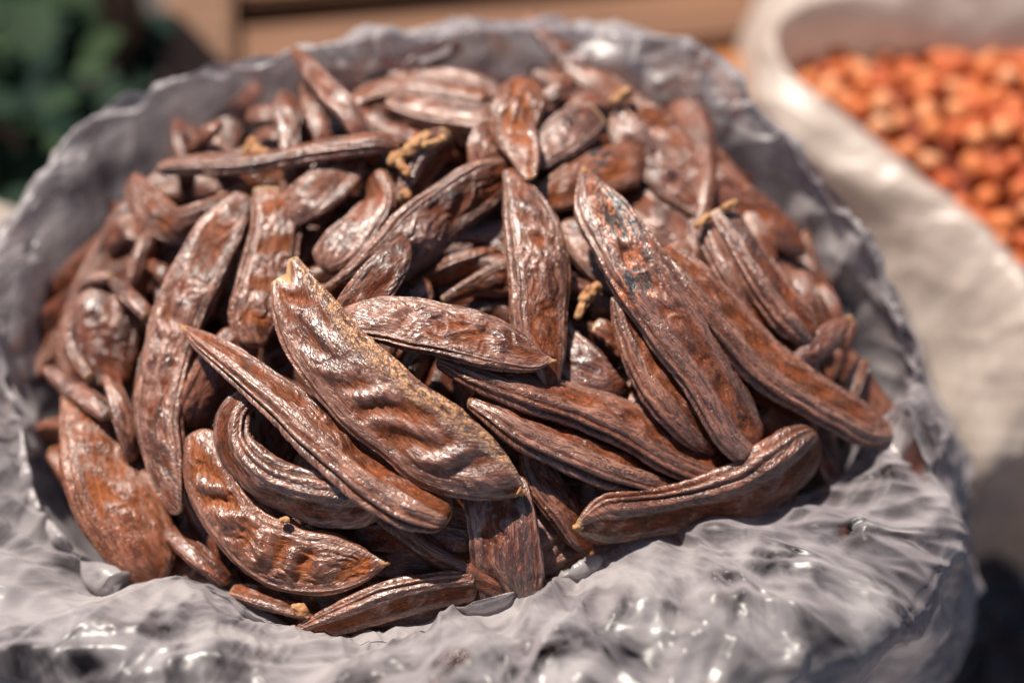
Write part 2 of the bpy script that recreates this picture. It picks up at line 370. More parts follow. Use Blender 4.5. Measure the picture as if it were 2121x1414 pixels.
def pod_mesh(name, C, W, roll, view, k=0.34, nu=200, nv=72, seed=0, o=None):
    """C (n,3) centre points, W (n,) visible half width, roll (n,) radians, view: function giving the reference facing direction."""
    o = o or {}
    D = np.column_stack([C, W, roll]); S, arc = catmull(D, nu)
    C, W, roll = S[:, :3], np.maximum(S[:, 3], 0.0006), S[:, 4] + .22 * noise(arc * 14, seed, 3.3)
    k = k * .88
    L = arc[-1]; t = arc / L
    T = np.gradient(C, axis=0); T /= np.linalg.norm(T, axis=1)[:, None]
    Vd = view(C)
    Sd = np.cross(T, Vd); Sd /= np.linalg.norm(Sd, axis=1)[:, None]
    N0 = np.cross(Sd, T)
    cr, sr = np.cos(roll)[:, None], np.sin(roll)[:, None]
    WD = cr * Sd + sr * N0; ND = cr * N0 - sr * Sd
    w = W / np.sqrt(np.cos(roll) ** 2 + (k * 1.15 * np.sin(roll)) ** 2)
    # rounded blunt ends
    wm = np.max(w)
    for e, dist in ((0, arc), (1, L - arc)):
        we = w[0] if e == 0 else w[-1]
        if we > 0.0022:
            dl = min(we * o.get('round', 0.55), L * .3)
            q = np.clip(1 - dist / dl, 0, 1)
            w = w * np.sqrt(np.maximum(1 - q ** 2.4, 0.02)) if not o.get('cut%d' % e) else w * (1 - 0.12 * q)
    # the outline swells over each seed
    sp = o.get('sp', 0.019)
    w = w * (1 + 0.07 * noise(arc * 38, seed, 7.7) + 0.05 * noise(arc / sp * 1.1, seed * 3.7, 0.3)) + 0.0
    endf = np.clip(np.minimum(arc, L - arc) / (0.9 * wm), 0, 1)
    kt = k * w * (1 + 0.35 * (1 - endf)) + 0.0012 * endf
    fur = o.get('furrow', 1) >= 1.5
    td = np.linspace(0, 2 * math.pi, 2001); ud = np.cos(td); vd = k * np.sign(np.sin(td)) * np.abs(np.sin(td)) ** 0.72
    seg = np.hypot(np.diff(ud), np.diff(vd)); pa = np.concatenate([[0], np.cumsum(seg)])            # arc length for half width 1
    wt = seg * (1 + 1.6 * np.exp(-((1 - np.abs(ud[:-1])) / .22) ** 2)); cw = np.concatenate([[0], np.cumsum(wt)])
    th = np.interp(np.linspace(0, cw[-1], nv, endpoint=False), cw, td); pl = np.interp(th, td, pa)
    cth, sth = np.cos(th), np.sin(th)
    u = cth; au = np.abs(u)
    s1 = np.sign(sth) * np.abs(sth) ** 0.72
    rg = o.get('rim', 1.0)
    if fur: prof = 1 + rg * (-0.17 * np.exp(-((au - .60) / .07) ** 2) + .05 * np.exp(-((au - .72) / .05) ** 2) - 0.14 * np.exp(-((au - .84) / .04) ** 2))
    else: prof = 1 + rg * (0.15 * np.exp(-((au - .88) / .06) ** 2) - 0.20 * np.exp(-((au - .74) / .07) ** 2)) + .10 * np.clip(.6 - au, 0, 1)
    prof2 = 1 + 0.0 * au
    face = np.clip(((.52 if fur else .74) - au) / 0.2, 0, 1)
    A2, TH = arc[:, None], th[None, :]
    U = w[:, None] * u[None, :]
    prf = prof[None, :] * endf[:, None] + prof2[None, :] * (1 - endf[:, None])
    Vv = kt[:, None] * (s1[None, :] * prf)
    # noise coordinates: metres along / metres across on each side
    side = np.sign(sth + 1e-9)[None, :]
    X = A2 + 0 * U; Y = (U + 0.0) ; Z = side * 3.3 + seed * 5.1
    wx = 0.006 * fbm(X * 60, Y * 80, Z, 2); wy = 0.005 * fbm(X * 60 + 9, Y * 80, Z, 2)
    ca = noise(seed, .5, .5) * .5; wr = .75 * (ridged((X + wx + Y * ca) * 75, (Y + wy - X * ca * .4) * 250, Z, 2) - .2) - .6 * (ridged((X + wx + Y * ca) * 42 + 5, (Y + wy - X * ca * .4) * 115 + 5, Z, 2) - .3)            # wrinkles
    seeds = (1 + noise(X * 45, Y * 60, seed)) * np.sin((X + 0.012 * noise(X * 30, Y * 45, seed + 1.1) + Y * 0.55 * o.get('slant', 1)) / sp * 2 * math.pi) * np.exp(-(Y / (0.45 * w[:, None] + 1e-4)) ** 2)
    arcY = pl[None, :] * w[:, None]
    wob = noise(X * 26, u[None, :] * 2, seed) + .5 * noise(X * 80, u[None, :] * 2, seed + 3)
    e = s1[None, :] + .10 * wob
    grv = np.exp(-(e / .17) ** 2) + .75 * np.exp(-((np.abs(e) - .55) / .12) ** 2)
    grv = grv * np.clip((au - .6) / .25, 0, 1)[None, :] * (.55 + .45 * noise(X * 18, e, seed + 5))
    st = .75 - 2.3 * grv + .45 * ridged(X * 14, arcY * 330 + wob, seed, 1)
    fc = face[None, :] + 0 * X
    amp = np.clip(w / 0.012, 0.25, 1.1)[:, None] * (0.25 + 0.75 * endf[:, None])
    wrk = o.get('wrinkle', 1.0)
    big = fbm(X * 28, Y * 40, Z, 2)
    hN = amp * (fc * (wrk * 0.0014 * wr + 0.0011 * o.get('seeds', .45) * seeds + 0.0014 * big) + (1 - fc) * (0.00072 * st * o.get('furrow', 1.3) + .00045 * wr))
    if o.get('lump'): hN = hN + o['lump'] * fbm(X * 90, Y * 90 + TH * .0, seed + Vv * 90, 2)
    # direction of displacement = rough outward normal
    on = np.stack([U / (w[:, None] ** 2 + 1e-9) * 0.9, Vv / (kt[:, None] ** 2 + 1e-9)], -1)
    on /= np.linalg.norm(on, axis=-1, keepdims=True) + 1e-9
    U = U + on[..., 0] * hN; Vv = Vv + on[..., 1] * hN
    # slow bend of the two edges out of plane
    Vv = Vv + o.get('warp', 1.0) * 0.0016 * endf[:, None] * noise(X * 22, Y * 35, seed + 8.8)
    P = C[:, None, :] + WD[:, None, :] * U[..., None] + ND[:, None, :] * Vv[..., None]
    if o.get('horn'):
        h1, h2 = o['horn']
        P = P - T[:, None, :] * ((np.where(u < 0, h1, h2) * np.clip((np.abs(u) - .1) / .4, 0, 1) - .003)[None, :] * np.exp(-arc / 0.009)[:, None])[..., None]
    # masks
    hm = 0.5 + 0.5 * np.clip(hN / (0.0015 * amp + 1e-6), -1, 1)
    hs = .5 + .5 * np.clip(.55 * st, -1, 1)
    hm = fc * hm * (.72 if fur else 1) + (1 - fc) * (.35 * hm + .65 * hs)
    cork = np.zeros_like(hm)
    if o.get('cork'):
        sg = o['cork']; cork = np.clip((sg * (u[None, :]) - 0.58 - .12 * noise(X * 30, seed, 4.)) / 0.18, 0, 1) * np.clip(1.2 - 0.2 * np.abs(s1)[None, :], 0, 1)
    burn = np.zeros_like(hm)
    if o.get('burn'):
        for (b0, b1, bu) in o['burn']:
            burn = np.maximum(burn, np.exp(-((t[:, None] - b0) / b1) ** 2 - ((u[None, :] - bu) / .7) ** 2))
    if o.get('band'):
        hm = np.clip(0.62 + 0.6 * np.sin(X / sp * 2 * math.pi + 1.5 * noise(X * 30, Y * 60, seed)) + 0.25 * wr, 0, 1) * fc + hm * (1 - fc)
    tp = np.zeros_like(hm)
    for e, dist in ((0, arc), (1, L - arc)):
        we = W[0] if e == 0 else W[-1]
        r = 0.004 if (we < 0.0035 or o.get('cut%d' % e)) else 0.0015
        tp = np.maximum(tp, np.clip(1 - dist / r, 0, 1)[:, None] + 0 * hm)
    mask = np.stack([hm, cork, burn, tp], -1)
    Vc = np.append(pl, pa[-1])[None, :] * w[:, None]
    uv = np.stack([np.repeat(arc[:, None], nv + 1, 1), Vc], -1)
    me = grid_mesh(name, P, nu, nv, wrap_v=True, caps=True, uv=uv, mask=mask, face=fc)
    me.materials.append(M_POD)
    return me, C, T, W
def to_cam(C):
    v = camv - C; return v / np.linalg.norm(v, axis=1)[:, None]
def up_dir(C):
    return np.tile(np.array([0.0, 0.0, 1.0]), (len(C), 1))

def nub_mesh(p, d, r, ln, seed, lump=0.35):
    """short knobbly stub growing from p along d"""
    d = d / np.linalg.norm(d); a = np.cross(d, [0.3, 0.5, 0.81]); a /= np.linalg.norm(a); b = np.cross(d, a)
    nu, nv = 12, 14
    t = np.linspace(0, 1, nu); th = np.linspace(0, 2 * math.pi, nv, endpoint=False)
    rr = r * np.sqrt(np.clip(1 - np.clip((t - .75) / .27, 0, 1) ** 2, .03, 1)) * (1.15 - .35 * t)
    R = rr[:, None] * (1 + lump * noise(t[:, None] * 3, th[None, :] * 1.2, seed))
    P = p + d * (t[:, None, None] * ln) + R[..., None] * (a * np.cos(th)[None, :, None] + b * np.sin(th)[None, :, None])
    me = grid_mesh('stub', P, nu, nv, wrap_v=True, caps=True)
    me.materials.append(M_TAN); return me

LAY = 0.0088
ALL = []
def pod(pts, layer, roll, label, k=0.34, tone=0.45, bloom=0.6, gloss=1.0, hi=1, tips='', seed=None, name='carob_pod', cat='carob pod', group='carob pods heaped in the sack', **o):
    """pts: (px, py, half width px[, extra lift m]); laid on the heap surface at its layer"""
    sd_ = seed if seed is not None else len(ALL) * 1.37 + 2
    for e_ in o.get('ext', ''):
        a_, b_ = (pts[0], pts[1]) if e_ == 's' else (pts[-1], pts[-2])
        d_ = math.hypot(a_[0] - b_[0], a_[1] - b_[1]); L_ = o.get('extl', 110)
        ux, uy = (a_[0] - b_[0]) / d_ * L_, (a_[1] - b_[1]) / d_ * L_; w_ = max(max(q[2] for q in pts) * .8, 8)
        new = [(a_[0] + ux * .5, a_[1] + uy * .5, w_, -.012), (a_[0] + ux, a_[1] + uy, w_ * .4, -.026)]
        a2 = (a_[0], a_[1], max(a_[2], w_)) + tuple(a_[3:])
        pts = new[::-1] + [a2] + list(pts[1:]) if e_ == 's' else list(pts[:-1]) + [a2] + new
    C, W = [], []
    n = len(pts)
    for i, q in enumerate(pts):
        lf = q[3] if len(q) > 3 else 0.0
        p = hit(q[0], q[1], layer * LAY + lf); C.append(p); W.append(q[2] * px_size(p))
    C = np.array(C)
    W = list(np.array(W) * o.get('ws', .88))
    # a pod does not bend over every lump of the heap: relax the depth towards a smooth line
    dep = np.array([np.dot(c - camv, cfv) for c in C]); x = np.linspace(0, 1, n)
    if n > 3 and not o.get('loose'):
        cf_ = np.polyfit(x, dep, 2); nd = np.polyval(cf_, x)
        for i in range(n): C[i] = camv + (C[i] - camv) * (nd[i] / dep[i])
    if isinstance(roll, tuple): r = np.radians(np.interp(x, np.linspace(0, 1, len(roll)), roll))
    else: r = np.full(n, math.radians(roll))
    nu, nv = {2: (260, 120), 1: (170, 78), 0: (90, 52)}[hi]
    me, Cs, Ts, Ws = pod_mesh(name, C, np.array(W), r, to_cam, k, nu, nv, sd_, o)
    base = C.mean(0)
    me.transform(__import__('mathutils').Matrix.Translation(Vector(-base)))
    ob = obj(name, me, None, None, label, cat, group, loc=base)
    ob.color = (tone, bloom, gloss, 1)
    for e in tips:
        if e == 's': p, d, w_ = Cs[0], -Ts[0], Ws[0]
        else: p, d, w_ = Cs[-1], Ts[-1], Ws[-1]
        r_ = float(np.clip(w_ * .8, 0.0009, 0.0022))
        c = obj('tip', nub_mesh(p - base - d * .0022, d, r_, 0.0048 if r_ < .0018 else .004, sd_), None, ob)
    ALL.append((ob, C))
    return ob

# ------------------------------------------------------------------ the big structure: ground, sacks
def crumple(x, y, z, s=1.0):
    """sharp film creases, metres"""
    wx = 0.02 * noise(x * 16, y * 16, z * 16 + 5); wy = 0.02 * noise(x * 16 + 9, y * 16, z * 16)
    a = ridged((x + wx) * 13, (y + wy) * 13, z * 13, 1); b = ridged((x + wy) * 31 + 4, (y + wx) * 31, z * 31 + 2, 2)
    c = np.abs(noise(x * 60, y * 60, z * 60 + 3))
    return s * (0.0085 * a + 0.0058 * b + 0.004 * c)

def sack_sheet(cx0, cy0, GAa, prof, nphi, amp_r, amp, folds, seed, name, mat):
    """prof(a) -> list of (r, z) control points per angle; radial folds plus creases"""
    th = np.linspace(-math.pi, math.pi, nphi, endpoint=False)
    rows = prof(th)                              # (m, 2, nphi)
    m = rows.shape[0]; ns = 220 if nphi > 1000 else 150
    x = np.linspace(0, m - 1, ns); k = np.clip(x.astype(int), 0, m - 2); f = x - k
    def cr(P):
        p0 = P[np.clip(k - 1, 0, m - 1)]; p1 = P[k]; p2 = P[k + 1]; p3 = P[np.clip(k + 2, 0, m - 1)]; F = f[:, None]
        return 0.5 * (2 * p1 + (-p0 + p2) * F + (2 * p0 - 5 * p1 + 4 * p2 - p3) * F ** 2 + (-p0 + 3 * p1 - 3 * p2 + p3) * F ** 3)
    R, Zc = cr(rows[:, 0]), cr(rows[:, 1])
    s = np.linspace(0, 1, ns)[:, None]
    X = cx0 + R * np.cos(th); Y = cy0 + R * np.sin(th)
    # long film folds that run across the rim at a slant, pinched and wandering, plus sharp creases
    ds = np.cumsum(np.concatenate([np.zeros((1, nphi)), np.hypot(np.diff(R, axis=0), np.diff(Zc, axis=0))]), axis=0)
    Rm = R[len(R) // 3].mean()
    def F(fa, fs, sl, z):
        aa = th + sl * ds / Rm + 0.10 * noise(np.cos(th) * 5 + z, np.sin(th) * 5, ds * 9 + z)
        return np.cos(aa) * fa, np.sin(aa) * fa, ds * fs + z
    f1 = np.abs(noise(*F(folds[0], 6, .9, seed))); f2 = np.abs(noise(*F(folds[1], 7, 1.5, seed + 4))); f3 = np.abs(noise(*F(folds[1] * 2.3, 13, 1.1, seed + 8)))
    f4 = np.abs(noise(*F(folds[1] * 2.2, 14, -1.4, seed + 12)))
    # crumpled film: triangle waves in many directions add up to flat facets meeting in sharp creases
    rr_ = np.random.default_rng(int(seed * 10)); S_ = th * Rm + 0 * ds; G = 0
    S_ = S_ + .012 * noise(S_ * 11, ds * 11, seed); T_ = ds + .012 * noise(S_ * 11 + 7, ds * 11, seed)
    G2 = 0 * ds
    for i_ in range(18):
        f_ = 14 * 1.10 ** i_; an = rr_.normal(-.5, .5); m_ = round(f_ * math.cos(an) * 2 * math.pi * Rm) / (2 * math.pi * Rm)
        q_ = S_ * m_ + T_ * f_ * math.sin(an) + rr_.uniform(0, 1); dist_ = np.abs((q_ % 1) - .5) / f_
        mk_ = np.clip(2.6 * noise(np.cos(th) * 5 + i_ * 1.7, np.sin(th) * 5, ds * 14 + i_ * 3 + seed) - .1, 0, 1)
        wd = .0065 if i_ < 13 else .0036
        G2 = np.maximum(G2, mk_ * np.exp(-dist_ / wd) * (wd / .0065) ** .9)
        if i_ < 9: tri = np.abs((q_ % 1) - .5) * 2; G = G + (.5 - tri) / f_ * np.clip(.9 + 1.3 * noise(np.cos(th) * 4 + i_, np.sin(th) * 4, ds * 12 + i_ * 3), 0, 2)
    D = amp_r * (-0.012 * (f1 - .3) - 0.003 * (f2 - .3)) + amp * (.034 * G + .0030 * G2) - .005
    D = D * np.clip(.25 + (s - .12) / .2, .25, 1)
    # normal of the profile
    dR = np.gradient(R, axis=0); dZ = np.gradient(Zc, axis=0); q = np.hypot(dR, dZ) + 1e-9
    nR, nZ = -dZ / q, dR / q
    R = R + nR * D; Zc = Zc + nZ * D
    ph = th + 0.03 * amp * noise(np.cos(th) * 9 + s * 2, np.sin(th) * 9, s * 6 + seed)
    P = np.stack([cx0 + R * np.cos(ph), cy0 + R * np.sin(ph), Zc], -1)
    me = grid_mesh(name, P, ns, nphi, wrap_v=True)
    me.materials.append(mat)
    return me

GROUND_Z = -0.27
gm = simple('dark_soil', (0.075, 0.058, 0.055), 0.8, (0.038, 0.030, 0.030), 26, 0.8, 0.01)
g = grid_mesh('ground', np.stack(np.meshgrid(np.linspace(-14, 14, 141), np.linspace(-14, 14, 141), indexing='ij') + [np.zeros((141, 141))], -1) * [1, 1, 1] + [0, 0, GROUND_Z], 141, 141)
co = np.empty(len(g.vertices) * 3, np.float32); g.vertices.foreach_get('co', co); co = co.reshape(-1, 3)
co[:, 2] += 0.012 * fbm(co[:, 0] * 2.5, co[:, 1] * 2.5, 0.5, 3); g.vertices.foreach_set('co', co.ravel())
obj('ground', g, gm, kind='structure')

def rs(a, arr): return np.interp(a, GA, arr, period=2 * math.pi)
def rim_level(a):
    c = np.cos(a) ** 2; return heap(CX + RIN_S.mean() * 0, CY) * 0 + (HX * .72 * (1 - np.sqrt(c) ** 2.2) + HY * (1 - (1 - c)))
def bag_prof(th):
    ri = rs(th, RIN); ro = rs(th, smooth_per(ROUT, 12)); n = len(th)
    # height of the heap at the rim
    zr = np.array([float(heap(CX + r * math.cos(a), CY + r * math.sin(a))) for r, a in zip(ri, th)])
    zr = smooth_per(zr, 10); rt = np.clip(np.cos(th) * 1.3 - .2, 0, 1)
    cr = smooth_per(rs(th, RCR), 4); up = 0.016 + 0.004 * np.sin(th * 3 + 1); fr = np.clip(.35 - 1.2 * np.sin(th) - .3 * np.cos(th), 0, 1)
    ri = np.minimum(ri, cr * .985); ro = np.maximum(ro, cr + .012)
    rows = [(ri * .80, zr - .11), (ri * .93, zr - .055), (ri * 1.0, zr - 0.002), (ri * .4 + cr * .6, zr + up * .7), (cr, zr + up),
            (ro * .5 + cr * .5, zr * (.85 + .15 * fr) + up * .7 + .036 * fr), (ro * 1.0 + .016 * fr, (0.5 + .4 * fr) * zr + .044 * fr), (ro * (1.03 + .09 * rt), zr * 0 - .05 + .02 * rt), (ro * (1.035 + .15 * rt), zr * 0 - .10 + .03 * rt), (ro * (1.05 + .13 * rt), zr * 0 - .15), (ro * 1.02, zr * 0 - .20)]
    return np.array([[a, b] for a, b in rows])
me = sack_sheet(CX, CY, GA, bag_prof, 1400, 0.8, 1.0, (5, 13), 3.1, 'plastic_liner', M_BAG)
obj('plastic_liner', me, None, None, 'crumpled translucent grey plastic bag lining the sack and folded out over its rim', 'plastic bag')
# woven sack body under the film
M_SACK = simple('dark_woven', (0.085, 0.073, 0.08), 0.85, (0.05, 0.042, 0.046), 40, 0.6, 0.004)
def body_prof(th):
    ro = rs(th, smooth_per(ROUT, 30)); z = 0 * th
    ri = rs(th, RIN_S)
    zr = np.array([float(heap(CX + r * math.cos(a), CY + r * math.sin(a))) for r, a in zip(ri, th)])
    return np.array([[a, b] for a, b in [(ri * .72, z - .14), (ri * 1.0, zr * .8 - .05), (ri*.5+ro*.5, zr * .6 - .03), (ro * .92, z - .06), (ro * .97, z - .13), (ro * .98, z - .20), (ro * .94, z + GROUND_Z + .01), (ro * .85, z + GROUND_Z - .01)]])
me = sack_sheet(CX, CY, GA, body_prof, 240, 0.3, 0.15, (4, 9), 1.1, 'sack', M_SACK)
obj('sack', me, None, None, 'dark sack standing on the ground, holding the carob pods inside its plastic bag', 'sack')

# ---- the nut sack beyond to the right
NZ = -0.035
NC = on_z(2330, 420, NZ)[:2]
def polar2(pts, z, c, n=720):
    P = np.array([on_z(a, b, z)[:2] for a, b in pts]) - c
    th = np.arctan2(P[:, 1], P[:, 0]); r = np.hypot(P[:, 0], P[:, 1]); o = np.argsort(th)
    g_ = np.linspace(-math.pi, math.pi, n, endpoint=False)
    return smooth_per(np.interp(g_, th[o], r[o], period=2 * math.pi), 14)
N_IN = [(1640,108),(1710,80),(1850,78),(2000,88),(2130,92),(2500,110),(2900,200),(3050,450),(2900,760),(2600,850),(2330,760),(2200,640),(2121,540),(2040,455),(1950,390),(1850,310),(1750,245),(1640,200),(1615,150)]
N_OUT = [(1560,140),(1575,50),(1650,-10),(1850,-50),(2200,-60),(2700,-20),(3100,120),(3300,480),(3150,850),(2800,1050),(2450,1000),(2250,830),(2060,600),(1930,470),(1800,385),(1690,310),(1600,240)]
N_BOT = [(1500,250),(1500,60),(1640,-40),(2200,-90),(2900,-40),(3350,480),(3200,1000),(2700,1250),(2330,1230),(2121,1085),(2000,1150),(1925,1175),(1880,1100),(1780,900),(1660,700),(1560,450)]
rin2, rout2 = polar2(N_IN, NZ, NC), polar2(N_OUT, NZ + .02, NC); rbot2 = polar2(N_BOT, -0.15, NC)
def nut_prof(th):
    a, b, c = rs(th, rin2), rs(th, rout2), rs(th, rbot2); z = 0 * th
    c = np.maximum(c, b * 1.02)
    return np.array([[x, y] for x, y in [(a * .85, z - .12), (a * .97, z + NZ - .03), (a, z + NZ), (a * .5 + b * .5, z + NZ + .028), (b, z + NZ + .015),
        (b * .7 + c * .3, z - .045), (b * .35 + c * .65, z - .075), (c, z - .135), (c * .97, z - .19), (c * .93, z + GROUND_Z + .003), (c * .9, z + GROUND_Z - .01)]])
me = sack_sheet(NC[0], NC[1], GA, nut_prof, 700, 0.35, 0.4, (4, 10), 6.3, 'nut_sack', M_BAG2)
obj('nut_sack', me, None, None, 'pale beige plastic-lined sack full of red-skinned nuts, behind the carob sack', 'sack')
# nuts
s = NT('nut_skin')
oi = s.n('ShaderNodeObjectInfo'); tc = s.n('ShaderNodeTexCoord').outputs['Object']
cr_ = s.n('ShaderNodeValToRGB', Fac=oi.outputs['Random']); el = cr_.color_ramp.elements
el[0].position = 0; el[0].color = (0.34, 0.03, 0.01, 1); el[1].position = 1; el[1].color = (0.72, 0.42, 0.24, 1)
for p_, c_ in ((.25, (0.38, 0.060, 0.018, 1)), (.5, (0.50, 0.125, 0.03, 1)), (.8, (0.60, 0.22, 0.075, 1))):
    e_ = el.new(p_); e_.color = c_
c_ = s.mix(s.rng(s.noise(tc, 160, 3), .4, .65), cr_.outputs[0], (0.55, 0.14, 0.03))
p = s.n('ShaderNodeBsdfPrincipled', Base_Color=c_, Roughness=0.6, Normal=s.bump(s.noise(tc, 500, 3), 0.3, 0.0008))
s.set(s.out.inputs[0], p); M_NUT = s.m
nutm = []
for i in range(5):
    nu, nv = 12, 14; t = np.linspace(0.04, .96, nu) * math.pi; th = np.linspace(0, 2 * math.pi, nv, endpoint=False)
    asp = 1.0 + .07 * i
    R = 0.0072 * (1 + .10 * noise(t[:, None] * 1.3, np.cos(th)[None, :] * 1.5, i * 3.))
    P = np.stack([R * np.sin(t)[:, None] * np.cos(th), R * np.sin(t)[:, None] * np.sin(th), R * asp * np.cos(t)[:, None] + 0 * th], -1)
    me = grid_mesh('nut', P, nu, nv, wrap_v=True, caps=True); me.materials.append(M_NUT); nutm.append(me)
pts = []
def put_nuts():
    cnt = 0; tries = 0; sp = 0.0132
    while cnt < 290 and tries < 20000:
        tries += 1
        px = random.uniform(1620, 2240); py = random.uniform(60, 700)
        z = NZ - 0.012 + random.uniform(-.004, .004)
        q = on_z(px, py, z); d = q[:2] - NC
        a = math.atan2(d[1], d[0]); r = np.hypot(*d); lim = float(rs(a, rin2))
        if r > lim * 1.0: continue
        z = NZ - 0.016 + 0.03 * (1 - (r / lim) ** 2) + random.uniform(-.006, .006)
        q = np.array([q[0], q[1], z])
        if any((q[0] - b[0]) ** 2 + (q[1] - b[1]) ** 2 < (sp * .93) ** 2 for b in pts): continue
        pts.append(q); cnt += 1
        o = obj('nut', nutm[cnt % 5], None, None, 'orange-red skinned shelled nut in the heap filling the beige sack', 'nut', 'red-skinned nuts heaped in the beige sack')
        o.location = q; o.rotation_euler = (random.uniform(0, 6.3), random.uniform(0, 6.3), random.uniform(0, 6.3))
put_nuts()
# bed of nuts below the ones that show
th = np.linspace(-math.pi, math.pi, 120, endpoint=False); rr = np.linspace(0.02, 1.0, 60)
Rr = rr[:, None] * rs(th, rin2)[None, :] * 1.0
X = NC[0] + Rr * np.cos(th); Y = NC[1] + Rr * np.sin(th)
Zb = NZ - 0.031 + 0.03 * (1 - rr[:, None] ** 2) + 0.006 * np.abs(noise(X * 70, Y * 70, 1.0))
M_BED = simple('nut_bed', (0.36, 0.07, 0.02), 0.7, (0.22, 0.035, 0.012), 60, 0.5, 0.004)
obj('nut_heap', grid_mesh('nut_heap', np.stack([X, Y, Zb], -1), 60, 120, wrap_v=True, caps=False), M_BED, None, 'mass of red nuts lying deeper in the beige sack', 'nuts', kind='stuff')

# ---- pale sack at the far left
LC = on_z(-150, 600, -0.06)[:2]
def left_prof(th):
    z = 0 * th; r = 0.080 + 0.006 * np.sin(th * 2)
    return np.array([[x, y] for x, y in [(r * .05, z - .035), (r * .5, z - .03), (r * .85, z - .05), (r * 1.0, z - .09), (r * 1.05, z - .14), (r * 1.1, z - .22), (r * 1.1, z + GROUND_Z)]])
me = sack_sheet(LC[0], LC[1], GA, left_prof, 200, 0.2, 0.3, (3, 8), 9.3, 'pale_sack', M_BAG2)
obj('pale_sack', me, None, None, 'pale greyish sack top poking in at the far left beside the plastic bag', 'sack')

# ------------------------------------------------------------------ behind: wooden crate, post, foliage
def wood(name, a, b):
    return simple(name, a, 0.72, b, 9, 0.5, 0.003, 0.3, (1, 14, 14), 0.3, 0.7, 0.08)
M_WOOD = wood('crate_wood', (0.22, 0.105, 0.055), (0.12, 0.058, 0.033))
M_WOODP = wood('pale_wood', (0.20, 0.105, 0.06), (0.12, 0.06, 0.035))
M_WOODO = wood('orange_wood', (0.40, 0.15, 0.04), (0.30, 0.10, 0.03))
M_WOODD = simple('weathered_post', (0.26, 0.16, 0.115), 0.8, (0.14, 0.08, 0.06), 14, 0.5, 0.004, .3, (6, 6, 1))
def plank_px(name, pts4, z, thick, mat, parent, base, bev=.004):
    """a board lying level at height z whose upper face has the four traced corners (tl, tr, br, bl)"""
    import bmesh
    F = [on_z(a, b, z) for (a, b) in pts4]
    bm = bmesh.new(); f = [bm.verts.new(Vector(p - base)) for p in F]; k = [bm.verts.new(Vector(p - base - np.array([0, 0, thick]))) for p in F]
    bm.faces.new(f); bm.faces.new(k[::-1])
    for i in range(4): bm.faces.new([f[(i + 1) % 4], f[i], k[i], k[(i + 1) % 4]])
    bmesh.ops.recalc_face_normals(bm, faces=bm.faces)
    bmesh.ops.bevel(bm, geom=bm.edges[:], offset=bev, segments=2, affect='EDGES')
    me = bpy.data.meshes.new(name); bm.to_mesh(me); bm.free()
    return obj(name, me, mat, parent)
ZC = -0.10
cb = on_z(850, 40, ZC); cb[2] = GROUND_Z
crate = obj('wooden_crate', None, None, None, 'rough orange-brown wooden crate with a slatted top standing behind the carob sack', 'crate', loc=cb)
plank_px('slat', [(350, 62), (1565, -40), (1572, 72), (350, 190)], ZC, .016, M_WOOD, crate, cb)
plank_px('slat', [(480, -120), (1565, -240), (1565, -78), (480, 0)], ZC, .016, M_WOOD, crate, cb)
plank_px('slat', [(350, 206), (1580, 92), (1580, 290), (360, 360)], ZC, .016, M_WOODO, crate, cb)
plank_px('cross_batten', [(345, -160), (478, -170), (490, 330), (372, 330)], ZC + .018, .0175, M_WOODP, crate, cb)
# crate sides under the slats
for (a_, b_, c_, d_) in (((350, 360), (350, -120), .018, 0), ((1560, 290), (1560, -240), .018, 0), ((350, -130), (1560, -250), .018, 1)):
    p0, p1 = on_z(*a_, ZC), on_z(*b_, ZC) if not d_ else on_z(*b_, ZC)
    q = (p0 + p1) / 2 - cb; L_ = float(np.hypot(*(p1 - p0)[:2]))
    sb = obj('side_board', box_mesh('side_board', L_ - .02, c_, abs(GROUND_Z - ZC) - .020), M_WOODD, crate)
    sb.location = (q[0], q[1], (ZC - .018 - GROUND_Z) / 2); sb.rotation_euler = (0, 0, math.atan2((p1 - p0)[1], (p1 - p0)[0]))
post = obj('wooden_post', box_mesh('wooden_post', 0.030, 0.03, 0.70, .006, 0.0), M_WOODD, None, 'narrow weathered wooden post between the greenery and the crate', 'post')
pp = on_z(318, 90, -0.16); post.location = (pp[0], pp[1], 0.07); post.rotation_euler = (math.radians(-4), math.radians(4), math.radians(12))

